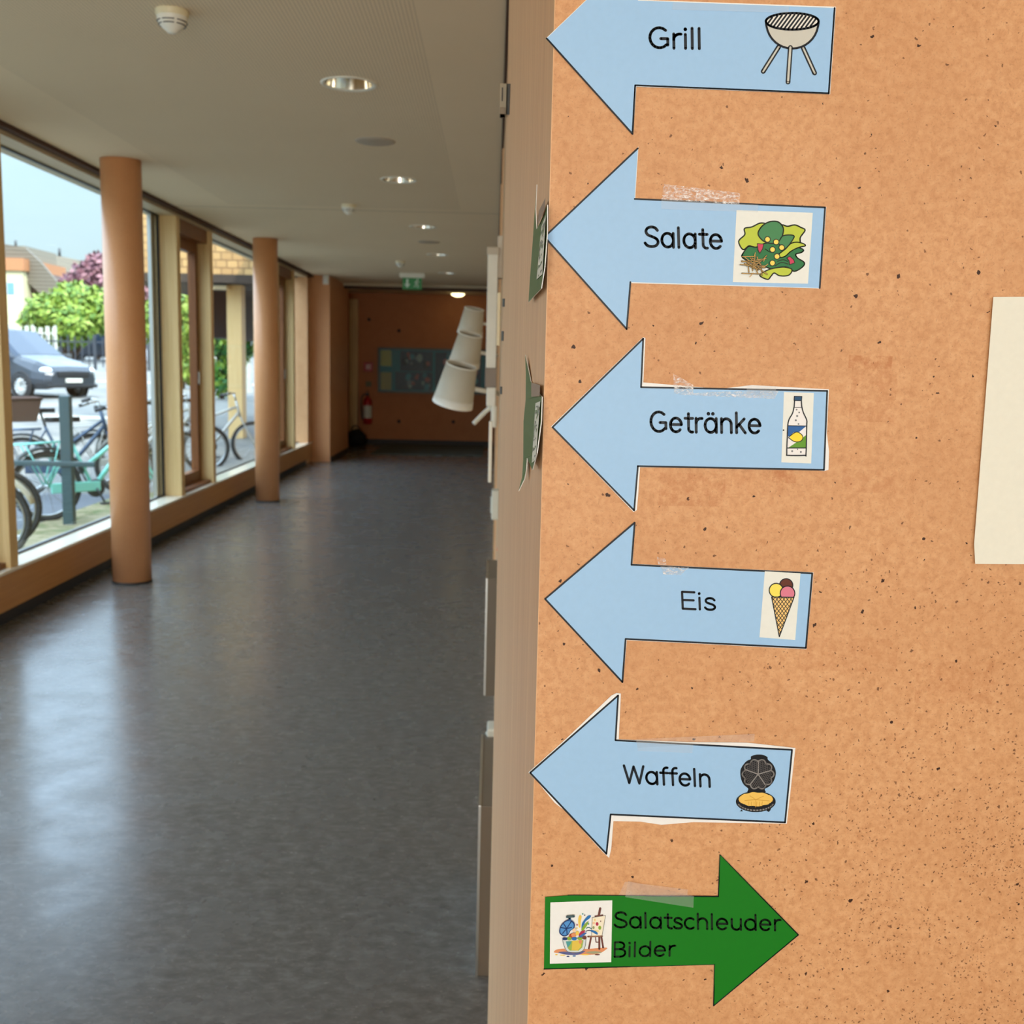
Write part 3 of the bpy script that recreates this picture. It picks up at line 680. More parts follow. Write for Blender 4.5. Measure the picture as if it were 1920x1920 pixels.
# Salate
o = [(1021, 444), (1196, 278), (1190, 373), (1547, 389), (1537, 540), (1182, 529), (1175, 617)]
t = sign([(1020, 444), (1197, 275), (1191, 372), (1549, 388), (1538, 541), (1183, 531), (1176, 619)], o, 'blue paper arrow lettered Salate with a green salad picture on a white card', G1, sides=(0, 2, 3, 5, 6))
lettering(t, [('Salate', 1207, 465, 1356, 469, 43, INK)])
pr = Print(.0015); pr.fill([(1381, 394), (1524, 399), (1515, 532), (1374, 529)], CARD)
lime, dg, mg, yl, rd, tn = ink('lime_ink', (190, 208, 62)), ink('leaf_ink', (34, 118, 62)), ink('leaf_ink_light', (66, 136, 82)), ink('yellow_ink', (248, 222, 98)), ink('tomato_ink', (204, 60, 92)), ink('straw_ink', (198, 158, 84))
ol = ink('outline_ink', (34, 44, 20)); z4 = lambda P: [(1360+x/9.6, 390+y/9.6) for x, y in P]
pr.blob(z4([(320, 750), (240, 600), (350, 480), (345, 370), (480, 340), (640, 270), (760, 330), (760, 620), (560, 720), (430, 680)]), lime, 2.6, ol)
pr.blob(z4([(1000, 320), (1120, 330), (1250, 305), (1360, 350), (1435, 400), (1350, 530), (1335, 640), (1180, 700), (1000, 600)]), lime, 2.6, ol)
pr.blob(z4([(330, 800), (420, 690), (560, 705), (700, 640), (900, 620), (1100, 640), (1390, 740), (1370, 800), (1270, 830), (1300, 900), (1420, 980), (1390, 1060), (1240, 1140), (1100, 1060), (860, 1100), (700, 1050), (420, 960), (300, 880)]), dg, 2.4, ol)
pr.blob(z4([(640, 350), (740, 270), (850, 238), (960, 255), (1040, 350), (1035, 470), (980, 590), (840, 640), (680, 590), (590, 470)]), mg, 2.4, ol)
pr.blob(z4([(1040, 500), (1160, 485), (1240, 510), (1180, 620), (1090, 730), (960, 640), (990, 560)]), mg, 2.2, ol)
pr.blob(z4([(1000, 890), (970, 830), (1080, 740), (1180, 640), (1290, 615), (1400, 640), (1440, 680), (1320, 710), (1180, 780), (1090, 860)]), lime, 2.2, ol)
pr.blob(z4([(620, 1210), (780, 1110), (960, 1070), (1080, 1065), (1200, 1110), (1140, 1210), (980, 1220), (880, 1170), (820, 1230), (760, 1285)]), lime, 2.4, ol)
pr.line(z4(spline([(720, 740), (800, 790), (870, 800)], 4)), 1.6, ol).line(z4(spline([(900, 1040), (1010, 980), (1130, 1010)], 4)), 1.6, ol).line(z4(spline([(940, 960), (1040, 930), (1120, 960)], 4)), 1.6, ol)
for a, b in ((760, 565), (915, 612), (1015, 712), (850, 748), (930, 872), (848, 990)): pr.fill(z4(circ(a, b, 58)), ol).fill(z4(circ(a, b, 42)), yl)
for P in ([(575, 640), (690, 650), (670, 740), (620, 815), (590, 760)], [(1110, 900), (1160, 870), (1230, 930), (1250, 985), (1160, 1020), (1150, 950)]): pr.fill(z4(P), rd).line(z4(P), 1.4, ol, True)
r_ = random.Random(4)
for k in range(26):
    a = r_.uniform(0, pi); cx, cy, L_ = r_.gauss(510, 70), r_.gauss(1030, 60), r_.uniform(90, 190)
    q = z4([(cx-L_*cos(a), cy-L_*.62*sin(a)), (cx+r_.uniform(-20, 20), cy), (cx+L_*cos(a), cy+L_*.62*sin(a))]); pr.line(q, 2.4, ol).line(q, 1.3, tn)
for a, b in (((300, 875), (520, 870)), ((520, 870), (545, 800)), ((690, 960), (718, 885)), ((690, 1070), (765, 1010)), ((440, 1240), (500, 1170))): pr.line(z4([a, b]), 1.4, tn)
pr.build('salad_picture', t)
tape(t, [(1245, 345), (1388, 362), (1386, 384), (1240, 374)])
tape(t, [(1240, 374), (1422, 384), (1421, 398), (1240, 392)], FILM)
# Getraenke
o = [(1036, 801), (1206, 635), (1202, 726), (1551, 733), (1545, 881), (1196, 874), (1189, 957)]
t = sign([(1033, 800), (1206, 632), (1210, 634), (1206, 717), (1300, 725), (1350, 729), (1410, 722), (1554, 730), (1550, 812), (1554, 846), (1553, 881), (1545, 883), (1411, 874), (1300, 877), (1200, 876), (1197, 920), (1194, 956), (1188, 960)], o, 'blue paper arrow with a white cut margin lettered Getränke, with a lemonade bottle picture', G1)
lettering(t, [('Getränke', 1218, 812, 1428, 815, 43, INK)])
pr = Print(.0015); pr.fill([(1470, 735), (1526, 737), (1521, 869), (1465, 867)], CARD)
zz = lambda P: [(1000+x/3.2, 600+y/3.2) for x, y in P]
bot = spline([(1565, 520), (1555, 560), (1530, 610), (1524, 700), (1521, 800), (1530, 812), (1625, 812), (1636, 800), (1640, 640), (1640, 600), (1620, 555), (1610, 515)], 4)
pr.fill(zz(bot+[(1608, 480), (1568, 478)]), ink('bottle_white', (240, 242, 242)))
db = ink('label_blue', (30, 96, 168)); gr = ink('label_green', (96, 156, 34)); lem = ink('lemon_ink', (246, 224, 50)); dk = ink('cap_blue', (24, 78, 120))
pr.fill(zz([(1527, 634), (1638, 636), (1600, 668), (1528, 700)]), db).fill(zz([(1530, 766), (1634, 768), (1637, 690), (1600, 720)]), gr)
pr.line(zz([(1527, 634), (1638, 636)]), 1.5, INK).line(zz([(1527, 768), (1635, 768)]), 1.8, INK)
pr.fill(zz(spline([(1540, 703), (1556, 680), (1580, 672), (1606, 684), (1618, 704), (1606, 726), (1576, 732), (1552, 722)], 4, True)), lem).line(zz(spline([(1532, 705), (1548, 690), (1580, 672), (1606, 684), (1618, 704), (1606, 726), (1576, 732), (1552, 722), (1540, 712)], 4, True)), 1.5, INK, True)
for a, b, r in ((1580, 538, 5), (1595, 555, 5), (1583, 576, 6), (1575, 602, 6), (1591, 624, 5), (1553, 787, 6), (1605, 792, 6), (1585, 776, 4)): pr.fill(zz(circ(a, b, r, n=10)), ink('bubble_grey', (120, 126, 130)))
pr.line(zz([(1568, 478)]+bot+[(1608, 480)]), 2.2, INK).fill(zz([(1566, 458), (1611, 459), (1609, 484), (1565, 483)]), dk).line(zz([(1566, 458), (1611, 459), (1609, 484), (1565, 483)]), 1.6, INK, True).line(zz([(1562, 524), (1611, 524)]), 1.2, INK)
pr.fill(zz(circ(1501, 661, 5, n=8)), INK)
pr.build('bottle_picture', t)
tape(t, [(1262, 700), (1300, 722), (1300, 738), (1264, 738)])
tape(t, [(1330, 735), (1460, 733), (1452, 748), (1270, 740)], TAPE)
tape(t, [(1400, 722), (1455, 724), (1455, 745), (1400, 742)], FILM)
# Eis
o = [(1022, 1123), (1190, 980), (1184, 1059), (1523, 1075), (1511, 1215), (1173, 1198), (1167, 1279)]
t = sign([(1020, 1123), (1191, 978), (1186, 1057), (1525, 1073), (1512, 1217), (1175, 1200), (1168, 1281)], o, 'blue paper arrow lettered Eis with an ice cream cone picture', G1)
lettering(t, [('Eis', 1278, 1143.5, 1343, 1146, 36, INK, .12)])
pr = Print(.0015); pr.fill([(1434, 1071), (1501, 1075), (1491, 1200), (1424, 1195)], CARD)
wf = ink('waffle_ink', (244, 208, 130))
pr.fill(zz(circ(1517, 1592, 40)), ink('chocolate_ink', (98, 46, 26))).line(zz(circ(1517, 1592, 40)), 2, INK, True)
pr.fill(zz(circ(1457, 1622, 42)), ink('vanilla_ink', (246, 232, 98))).line(zz(circ(1457, 1622, 42)), 2, INK, True)
pr.fill(zz(circ(1525, 1640, 44)), ink('strawberry_ink', (222, 128, 152))).line(zz(circ(1525, 1640, 44)), 2, INK, True)
cone = [(1430, 1662), (1564, 1664), (1476, 1900)]; pr.fill(zz(cone), wf)
def inside(p, T):
    d = [(T[(i+1) % 3][0]-T[i][0])*(p[1]-T[i][1])-(T[(i+1) % 3][1]-T[i][1])*(p[0]-T[i][0]) for i in range(3)]
    return all(x >= 0 for x in d) or all(x <= 0 for x in d)
pr.step()
for sg in (1, -1):
    for k in range(-12, 26):
        seg = [(1430+k*21+sg*q*.75, 1662+q) for q in range(0, 240, 3)]; seg = [p for p in seg if inside(p, cone)]
        if len(seg) > 1: pr.line(zz([seg[0], seg[-1]]), 1.3, INK, step=False)
pr.line(zz(cone), 2, INK, True); pr.build('ice_cream_picture', t)
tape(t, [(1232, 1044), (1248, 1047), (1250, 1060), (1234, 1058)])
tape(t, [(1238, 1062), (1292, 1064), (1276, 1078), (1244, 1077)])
# Waffeln
o = [(994, 1449), (1159, 1304), (1154, 1388), (1485, 1406), (1472, 1542), (1145, 1527), (1137, 1601)]
t = sign([(991, 1448), (1060, 1386), (1146, 1304), (1156, 1299), (1164, 1300), (1160, 1386), (1290, 1391), (1400, 1392), (1491, 1402), (1489, 1420), (1475, 1544), (1300, 1541), (1240, 1546), (1200, 1540), (1150, 1539), (1146, 1590), (1142, 1608), (1130, 1597), (1060, 1520), (1040, 1505), (1010, 1468)], o, 'blue paper arrow with a wide white torn margin lettered Waffeln, with a waffle iron picture', G1)
lettering(t, [('Waffeln', 1169, 1470, 1333, 1477.5, 37, INK, .125)])
pr = Print(.0015); zw = lambda P: [(1360+x/13.714, 1390+y/13.714) for x, y in P]
dkk = ink('iron_black', (12, 14, 20)); gy = ink('iron_grey', (140, 138, 136)); wy = ink('batter_ink', (240, 200, 100))
pr.fill(zw(spline([(650, 460), (660, 390), (760, 350), (870, 340), (990, 355), (1085, 410), (1095, 470), (1230, 600), (1300, 800), (1250, 1010), (1140, 1150), (1015, 1230), (1015, 1320), (590, 1320), (590, 1220), (470, 1110), (400, 950), (390, 740), (470, 590), (560, 500)], 4, True)), dkk)
c0 = (843, 845); gp = []
for k in range(10):
    a = radians(-90+36*k+18-18); a1 = a+radians(36)
    m_ = (a+a1)/2
    for q in range(7):
        tt = a+(a1-a)*q/6; rr = 335+65*sin(pi*q/6)
        gp.append((c0[0]+rr*cos(tt)*1.02+10*0, c0[1]+rr*sin(tt)*.97))
pr.line(zw(gp), 2.6, gy, True)
for k in range(5):
    a = radians(-90+72*k+2); pr.line(zw([c0, (c0[0]+345*cos(a), c0[1]+345*sin(a))]), 2.4, gy)
    m_ = a+radians(36); pr.step()
    for sg in (1, -1):
        for j in range(-7, 8):
            seg = []
            for q in range(40):
                u, v_ = 60+q*8, j*46+sg*0
                x = c0[0]+(u*cos(m_+sg*.6)-v_*sin(m_+sg*.6)); y = c0[1]+(u*sin(m_+sg*.6)+v_*cos(m_+sg*.6))
                dx, dy = x-c0[0], y-c0[1]; da = (math.atan2(dy, dx)-m_+pi) % (2*pi)-pi
                if abs(da) < radians(34) and 40 < math.hypot(dx, dy) < 350: seg.append((x, y))
            if len(seg) > 1: pr.line(zw([seg[0], seg[-1]]), 1.0, ink('grid_grey', (88, 86, 86)), step=False)
pr.fill(zw(circ(783, 1552, 512, 268, 40)), dkk)
pr.fill(zw([(350, 1640), (420, 1760), (380, 1800), (450, 1800)]), dkk).fill(zw([(1200, 1650), (1160, 1770), (1120, 1815), (1060, 1790)]), dkk)
pr.line(zw([(783+470*cos(radians(a)), 1545+230*sin(radians(a))) for a in range(20, 161, 10)]), 2.6, gy)
pr.fill(zw([(783+440*(1+.03*sin(i*pi*.9))*cos(2*pi*i/60), 1490+178*(1+.05*sin(i*1.05))*sin(2*pi*i/60)) for i in range(60)]), wy)
wl = ink('batter_line', (216, 168, 70))
for P in ([(630, 1400), (785, 1500), (980, 1410)], [(785, 1500), (780, 1690)], [(500, 1520), (785, 1500), (1130, 1530)]): pr.line(zw(P), 1.3, wl)
for k in range(6): pr.line(zw([(600+k*70, 1560), (600+k*68, 1660)]), 1.0, wl)
pr.build('waffle_iron_picture', t)
tape(t, [(1192, 1386), (1415, 1376), (1414, 1390), (1196, 1402)], FILM)
tape(t, [(1194, 1391), (1300, 1397), (1298, 1412), (1196, 1408)], FILM)
# green arrow pointing right
o = [(1020, 1817), (1022, 1682), (1065, 1679), (1347, 1681), (1350, 1603), (1497, 1753), (1338, 1886), (1340, 1808)]
t = sign(o, [(x, y) for x, y in o], 'green paper arrow pointing right lettered Salatschleuder Bilder, at the foot of the column of signs', 'green paper arrows', GREEN, 2.0, GREEN, sides=(2, 3, 4, 5, 6, 7))
GI = ink('dark_green_ink', (8, 36, 12))
lettering(t, [('Salatschleuder', 1150.5, 1741, 1466, 1747, 33, GI, .125), ('Bilder', 1150.5, 1796, 1268, 1794, 31, GI, .125)])
pr = Print(.0015); pr.fill([(1032, 1692), (1148, 1688), (1146, 1804), (1031, 1807)], ink('art_card', (240, 245, 244)))
zp = lambda P: [(1010+x/12, 1670+y/12) for x, y in P]; K = lambda n, c: ink(n, c, .5)
bl, bl2, br, og, oy, rdp, gnp, tl_ = K('art_blue', (44, 116, 186)), K('art_navy', (30, 58, 116)), K('art_brown', (112, 66, 58)), K('art_orange', (222, 150, 104)), K('art_yellow', (240, 206, 92)), K('art_red', (176, 50, 78)), K('art_green', (140, 178, 60)), K('art_teal', (80, 160, 160))
pr.blob(zp([(350, 1390), (420, 1320), (700, 1300), (1100, 1310), (1520, 1280), (1480, 1350), (1300, 1430), (900, 1440), (560, 1410)]), og)
pr.blob(zp([(440, 1390), (600, 1370), (800, 1400), (1050, 1350), (900, 1440), (620, 1440)]), K('art_slate', (96, 100, 150)))
pr.blob(zp([(1060, 1390), (1250, 1360), (1420, 1390), (1250, 1420)]), K('art_sage', (160, 164, 130)))
for a, b, w_, m_ in ((540, 1450, 70, oy), (1050, 1440, 90, oy), (1320, 1440, 60, br), (660, 1480, 34, bl2), (800, 1470, 40, bl), (400, 1440, 30, oy)): pr.fill(zp(circ(a, b, w_, 14, 12)), m_)
# easel and canvas
for P, w_ in (([(1180, 1040), (1130, 1300)], 3.4), ([(1365, 1040), (1365, 1310)], 3.8), ([(1410, 1030), (1450, 1280)], 3.4), ([(1280, 1050), (1290, 1160), (1350, 1160)], 1.8), ([(1385, 400), (1350, 570)], 4.4), ([(1270, 575), (1440, 550)], 2.4)): pr.line(zp(P), w_, br)
cv = [(1205, 605), (1505, 560), (1425, 1020), (1190, 1030)]; pr.fill(zp(cv), K('art_canvas', (244, 238, 214))).line(zp(cv), 1.0, K('art_line', (120, 120, 116)), True)
pr.line(zp([(1110, 1035), (1430, 1025)]), 3.0, K('art_tray', (150, 112, 90)))
for a, b, r, r2, m_ in ((1315, 750, 32, 42, rdp), (1375, 835, 34, 46, gnp), (1235, 830, 24, 34, K('art_moss', (150, 160, 110))), (1395, 690, 10, 22, br), (1265, 660, 12, 30, oy), (1300, 910, 60, 26, K('art_cream', (240, 220, 150))), (1240, 730, 30, 24, K('art_peach', (244, 200, 160)))): pr.fill(zp(circ(a, b, r, r2, 14)), m_)
# spouts of paint
pr.blob(zp([(900, 800), (890, 640), (920, 555), (965, 580), (950, 690), (935, 830)]), oy); pr.blob(zp([(965, 850), (975, 740), (1040, 640), (1110, 565), (1175, 560), (1150, 620), (1060, 690), (1010, 790), (980, 900)]), bl)
pr.blob(zp([(960, 880), (1010, 780), (1120, 690), (1090, 780), (1040, 850), (1000, 900)]), gnp); pr.blob(zp([(900, 1020), (940, 930), (1040, 890), (1020, 960), (960, 1010)]), rdp)
pr.blob(zp([(1150, 900), (1220, 890), (1310, 930), (1330, 985), (1290, 980), (1220, 940)]), bl); pr.blob(zp([(900, 1040), (1000, 960), (1080, 950), (1020, 1010), (960, 1050)]), K('art_ultra', (66, 110, 180)))
pr.line(zp(spline([(1070, 850), (1120, 830), (1190, 860)], 4)), 1.2, tl_).line(zp(spline([(1060, 920), (1110, 900), (1160, 900)], 4)), 1.2, bl2)
for a, b, m_ in ((990, 525, tl_), (1035, 555, K('art_grey', (130, 130, 136))), (865, 770, rdp), (860, 850, oy), (1120, 750, tl_)): pr.fill(zp(circ(a, b, 16, 20, 10)), m_)
# bowl with lid
pr.fill(zp(spline([(530, 1100), (560, 1250), (640, 1370), (760, 1390), (900, 1385), (1000, 1340), (1050, 1230), (1060, 1090)], 4)+[(1000, 1080), (560, 1100)]), K('art_glass', (214, 226, 228)))
pr.fill(zp([(610, 1140), (650, 1290), (700, 1350), (900, 1350), (980, 1280), (1010, 1110)]), K('art_salad', (160, 186, 84)))
pr.fill(zp([(760, 1130), (740, 1340), (880, 1350), (960, 1250), (940, 1110)]), K('art_gold', (226, 200, 84))).fill(zp([(610, 1140), (650, 1290), (720, 1200), (740, 1140)]), tl_).fill(zp(circ(940, 1150, 40, 50, 12)), og)
pr.line(zp(spline([(540, 1100), (580, 1260), (650, 1370), (780, 1390), (920, 1385), (1010, 1330), (1050, 1230), (1062, 1090)], 4)), 1.0, K('art_rimline', (110, 120, 120)))
for a, b, r, r2, m_ in ((740, 1020, 60, 50, K('art_rust', (176, 74, 36))), (790, 1000, 60, 50, og), (800, 1080, 60, 40, bl), (690, 1080, 50, 40, gnp), (870, 960, 40, 50, oy), (590, 1085, 60, 30, bl2), (1030, 1060, 50, 40, br), (930, 1080, 60, 30, gnp), (800, 890, 40, 50, K('art_skin', (246, 214, 176)))): pr.fill(zp(circ(a, b, r, r2, 14)), m_)
lid = spline([(560, 1030), (470, 960), (470, 850), (530, 740), (640, 660), (740, 670), (810, 740), (800, 840), (720, 900), (660, 1000)], 4, True)
pr.fill(zp(lid), bl2); pr.fill(zp([(630+(x-630)*.86, 845+(y-845)*.86) for x, y in lid]), K('art_sky', (84, 150, 214)))
for P in ([(630, 850), (730, 700)], [(630, 850), (560, 740)], [(630, 850), (490, 830)], [(630, 850), (540, 960)], [(630, 850), (640, 980)], [(630, 850), (740, 830)]): pr.line(zp(P), 1.8, bl2)
pr.line(zp([(700, 650), (690, 610)]), 4.5, bl).line(zp([(640, 590), (790, 575)]), 4.6, K('art_handle', (70, 96, 104)))
pr.build('salad_spinner_picture', t)
tape(t, [(1178, 1652), (1301, 1680), (1300, 1702), (1172, 1682)], FILM); tape(t, [(1172, 1653), (1290, 1668), (1288, 1682), (1160, 1678)], FILM)
# blank cream sheet at the right
o = [(1862, 557), (1990, 556), (1960, 1058), (1828, 1057), (1826, 1020)]
tag(MB().prism([onY(BY-.0035, *p) for p in o], (0, -.0008, 0)).build('paper_sheet', CREAMP), 'blank cream paper sheet hanging at the right edge of the board', 'paper sheet')
# two dark green arrow signs on the laminate jamb, seen at a grazing angle, partly curling off it
LD = Vector((.0135-RX, .95, 0)).normalized(); LN = Vector((-LD.y, LD.x, 0))
def onL(px, py, lift):
    o = Vector((RX, BY, 0)) + LN*lift; d = ray(px, py); return CAM + d*((o-CAM).dot(LN)/d.dot(LN))
def sidesign(pts, card, label, strip):
    """pts: (px, py, lift off the jamb)"""
    c = onL(pts[0][0], pts[0][1], 0)
    t = thing('arrow_sign', c, label, 'paper arrow sign', 'green paper arrows')
    P = [onL(*p) for p in pts]
    tri = tessellate_polygon([[Vector((p.dot(LD), p.z, 0)) for p in P]])
    n = len(P); th = -LN*.0009; mb = MB()
    mb.add(P, [tuple(q) for q in tri], 0).add([p+th for p in P], [tuple(q) for q in tri], 1)
    for i in range(n): mb.add([P[i], P[(i+1) % n], P[(i+1) % n]+th, P[i]+th], [(0, 1, 2, 3)], 1)
    mb.build('paper', [ink('dark_green_paper', (84, 106, 40), .5), WHITEP], t, True, fix=False)
    Q = [onL(*p) for p in card]
    mb = MB().add(Q, [(0, 1, 2, 3)], 0); r_ = random.Random(9)
    for k in range(26):
        a, b = r_.uniform(.08, .9), r_.uniform(.05, .95); l_ = r_.uniform(.03, .09); w_ = r_.uniform(.08, .3)
        f_ = lambda u, v: (Q[0]*(1-u)+Q[1]*u)*(1-v)+(Q[3]*(1-u)+Q[2]*u)*v + LN*.0003
        mb.add([f_(a, b), f_(min(a+w_, .97), b), f_(min(a+w_, .97), min(b+l_*.4, .98)), f_(a, min(b+l_, .98))], [(0, 1, 2, 3)], 1+k % 2)
    mb.build('picture', [ink('sketch_card', (226, 228, 212), .5), ink('sketch_grey', (122, 126, 114)), ink('sketch_green', (130, 150, 106))], t, True, fix=False)
    Q = [onL(*p) for p in strip]
    MB().add(Q, [(0, 1, 2, 3)]).build('tape_strip', M('grey_tape', (150, 124, 100), .5), t, True, fix=False)
    return t
sidesign([(1006, 346, .004), (1004, 392, .003), (1006, 430, .002), (1009, 424, .002), (1021, 400, .002), (1026, 384, .003), (1025.5, 440, .003), (1021, 500, .005), (1014.5, 541, .007), (991, 566, .006), (993, 530, .004), (999, 450, .003)],
    [(1015, 425, .0032), (1023.5, 403, .0036), (1017, 514, .0064), (1006, 524, .0062)],
    'upper dark green arrow sign curling off the wood jamb, beside the Salate arrow', [(1010, 396, .0042), (1022.5, 371, .0044), (1021.5, 392, .0044), (1008, 424, .0042)])
sidesign([(984.5, 665, .004), (990, 690, .003), (995, 715, .002), (1012, 740, .002), (1016, 744, .003), (1014.5, 790, .004), (1006.5, 850, .007), (998, 881, .008), (988, 858, .005), (986.5, 880, .005), (983, 898, .006), (972, 921, .012), (979, 895, .008), (981, 860, .005), (981.5, 790, .003), (985.5, 750, .003), (986, 700, .003)],
    [(1004, 756, .0036), (1013, 752, .0042), (1004.5, 862, .0078), (997, 868, .0078)],
    'lower dark green arrow sign curling off the wood jamb, beside the Getränke arrow', [(996, 717, .0036), (1012.5, 722, .0036), (1012, 743, .0036), (996, 744, .0036)])
# ------------------------------------------------------------------ outdoors
ZG = -.10
def gz(y): return ZG + max(0.0, min(y, 28)-12)*.027 + max(0.0, min(y, 110)-28)*.0155
def ground():
    mb = MB(); xs = [-160, -120, -90, -70, -55, -42, -32, -24, -18, -13, -9, -6.5, -2.93]; ys = [-12, 0, 6, 12, 18, 24, 28, 36, 42, 50, 60, 70, 80, 90, 110, 150]
    vs = [(x, y, gz(y)) for y in ys for x in xs]; n = len(xs)
    return mb.add(vs, [(j*n+i, j*n+i+1, (j+1)*n+i+1, (j+1)*n+i) for j in range(len(ys)-1) for i in range(n-1)], 0, True)
def mk_ground():
    m = Mat('street', (176, 170, 158), .85); v = m.coord()
    c = m.ramp(m.noise(.8, 5, v), [(.35, (98, 97, 94)), (.65, (126, 122, 112))])
    m.color(c); return m.m
struct('floor_street', ground(), mk_ground(), fix=False)
def mk_verge():
    m = Mat('verge', (112, 108, 72), .95); v = m.coord()
    m.color(m.ramp(m.noise(5, 6, v, .7), [(.38, (88, 100, 50)), (.5, (124, 116, 78)), (.64, (158, 144, 112))])); m.bump(m.noise(60, 4, v), .5, .01); return m.m
struct('floor_verge', MB().box(-4.3, -2.93, 2, 30, ZG, ZG+.012), mk_verge())
struct('floor_paving', MB().box(-8.5, -4.3, 2, 30, ZG, ZG+.006), M('paving', (90, 93, 98), .8))
for i, y in enumerate((22.0, 40.0)):
    struct('trim_%d' % (30+i), MB().box(-60, -8, y, y+1.2, gz(y)+.0, gz(y)+.03), M('kerbstone', (180, 174, 160), .8))
# bicycles
def wheel(mb_t, mb_s, x, R=.34, r=.024):
    mb_t.torus((x, 0, R), R-r, r, 40, 8); mb_s.torus((x, 0, R), R-r*2.3, .011, 40, 6)
    for k in range(14):
        a = 2*pi*k/14; mb_s.tube([(x, .02*(-1)**k, R), (x+(R-.05)*cos(a), 0, R+(R-.05)*sin(a))], .0022, 4, cap=False)
    mb_s.tube([(x, -.05, R), (x, .05, R)], .018, 8)
def bicycle(loc, rz, fm, label, extra=True, lean=.06, tyre=None, basket=False, fender=None):
    g = thing('bicycle', loc, label, 'bicycle', 'bicycles parked outside the glazing', R=Matrix.Rotation(rz, 4, 'Z') @ Matrix.Rotation(lean, 4, 'X'))
    t = tyre or M('tyre_grey', (58, 55, 50), .8)
    for x in (0, 1.08):
        a, b = MB(), MB(); wheel(a, b, x); w = a.build('wheel', t, g); b.build('spokes', m_alu, w)
    fr = MB()
    for P, r in (([(.45, 0, .30), (.24, 0, .80)], .017), ([(.45, 0, .30), (.86, 0, .80)], .024), ([(.28, 0, .68), (.86, 0, .90)] if not extra else [(.36, 0, .50), (.84, 0, .86)], .02), ([(.83, 0, .98), (.89, 0, .74)], .022)): fr.tube(P, r, 10)
    for s in (-1, 1):
        fr.tube([(.45, .03*s, .30), (0, .06*s, .34)], .010, 8); fr.tube([(.25, .02*s, .76), (0, .06*s, .34)], .009, 8)
    fr.build('frame', fm, g)
    fk = MB()
    for s in (-1, 1): fk.tube(spline([(.89, .03*s, .74), (.99, .05*s, .52), (1.08, .05*s, .34)]), .011, 8)
    fk.build('fork', fm, g)
    hb = MB().tube([(.84, 0, .96), (.80, 0, 1.08)], .014, 8)
    hb.tube(spline([(.62, -.30, 1.06), (.72, -.26, 1.09), (.80, -.08, 1.09), (.80, .08, 1.09), (.72, .26, 1.09), (.62, .30, 1.06)]), .011, 8)
    h = hb.build('handlebar', m_alu, g)
    for q_ in (-1, 1): MB().tube([(.62, .30*q_, 1.06), (.72, .26*q_, 1.09)], .018, 8).build('grip', m_black, h)
    MB().tube([(.25, 0, .78), (.20, 0, .95)], .014, 8).build('seat_post', m_dgrey, g)
    MB().prism([(x, y, .955) for x, y in spline([(.03, 0), (.05, .08), (.15, .085), (.24, .03), (.34, .018), (.35, 0), (.34, -.018), (.24, -.03), (.15, -.085), (.05, -.08)], 4, True)], (0, 0, .05)).build('saddle', m_black, g)
    ck = MB().lathe([(.0, -.005), (.09, -.005), (.09, .005), (0, .005)], 24, T=Matrix.Translation((.45, -.06, .30)) @ Matrix.Rotation(pi/2, 4, 'X'))
    ck.tube([(.45, -.09, .30), (.52, -.10, .15)], .010).box(.47, .57, -.16, -.09, .135, .16).tube([(.45, .09, .30), (.38, .10, .45)], .010).box(.33, .43, .09, .16, .44, .465)
    ck.build('crank', m_dgrey, g)
    fd = MB()
    for x in ((0, 1.08) if fender else (0,)):
        pts = [(x+.37*cos(radians(a)), 0, .34+.37*sin(radians(a))) for a in range(20, 200, 12)]
        for s in (-.03, .0, .03): fd.tube([(p[0], s, p[2]) for p in pts], .016, 6)
    fd.build('mudguard', fender or m_dgrey, g)
    if extra:
        rk = MB()
        for s in (-.07, -.02, .03, .07): rk.tube([(-.32, s, .75), (.20, s, .77)], .008, 6)
        for s in (-.07, .07): rk.tube([(-.2, s, .75), (0, s, .34)], .007, 6); rk.tube([(.12, s, .77), (0, s, .34)], .007, 6)
        rk.build('rear_rack', fm, g)
        MB().rbox(.02, .50, -.075, -.045, .27, .37, .02).build('chain_guard', fm, g)
    return g
mint = M('mint_paint', (150, 236, 218), .35); blk = M('black_paint', (30, 32, 36), .35); whp = M('white_paint', (196, 192, 180), .4); blp = M('steel_blue_paint', (62, 84, 108), .4)
rear = onZ(ZG, 66, 985); 
bicycle((rear.x+.02, rear.y+.25, ZG), radians(42), mint, 'mint green bicycle with a black saddle and rear rack, beside the dark bike post', True, -.05)
q = onZ(ZG, 42, 1030)
bicycle((q.x-1.15, q.y-.5, ZG), radians(26), blk, 'dark bicycle whose big front tyre shows beside the first window post', True, .04)
q = onZ(ZG, 10, 1062)
bicycle((q.x-1.22, q.y-.22, ZG), radians(16), M('red_frame', (130, 48, 44), .4), 'bicycle with a cream mudguard, cut off by the first window post', False, .04, None, False, M('cream_fender', (214, 204, 176), .4))
q = onZ(ZG, 96, 975)
bicycle((q.x-1.0, q.y+1.7, ZG), radians(18), blp, 'steel blue bicycle behind the mint bicycle', True, .05)
q = onZ(ZG, 268, 930)
bicycle((q.x-.75, q.y+.55, ZG), radians(35), whp, 'white bicycle seen just right of the near column', True, -.05)
q = onZ(ZG, 400, 880)
bicycle((q.x-.55, q.y+.2, ZG), radians(20), whp, 'white framed bicycle in the second big pane', False, -.05)
q = onZ(ZG, 352, 895)
bicycle((q.x-.9, q.y+.2, ZG), radians(28), whp, 'white bicycle seen through the narrow opening window', False, .05)
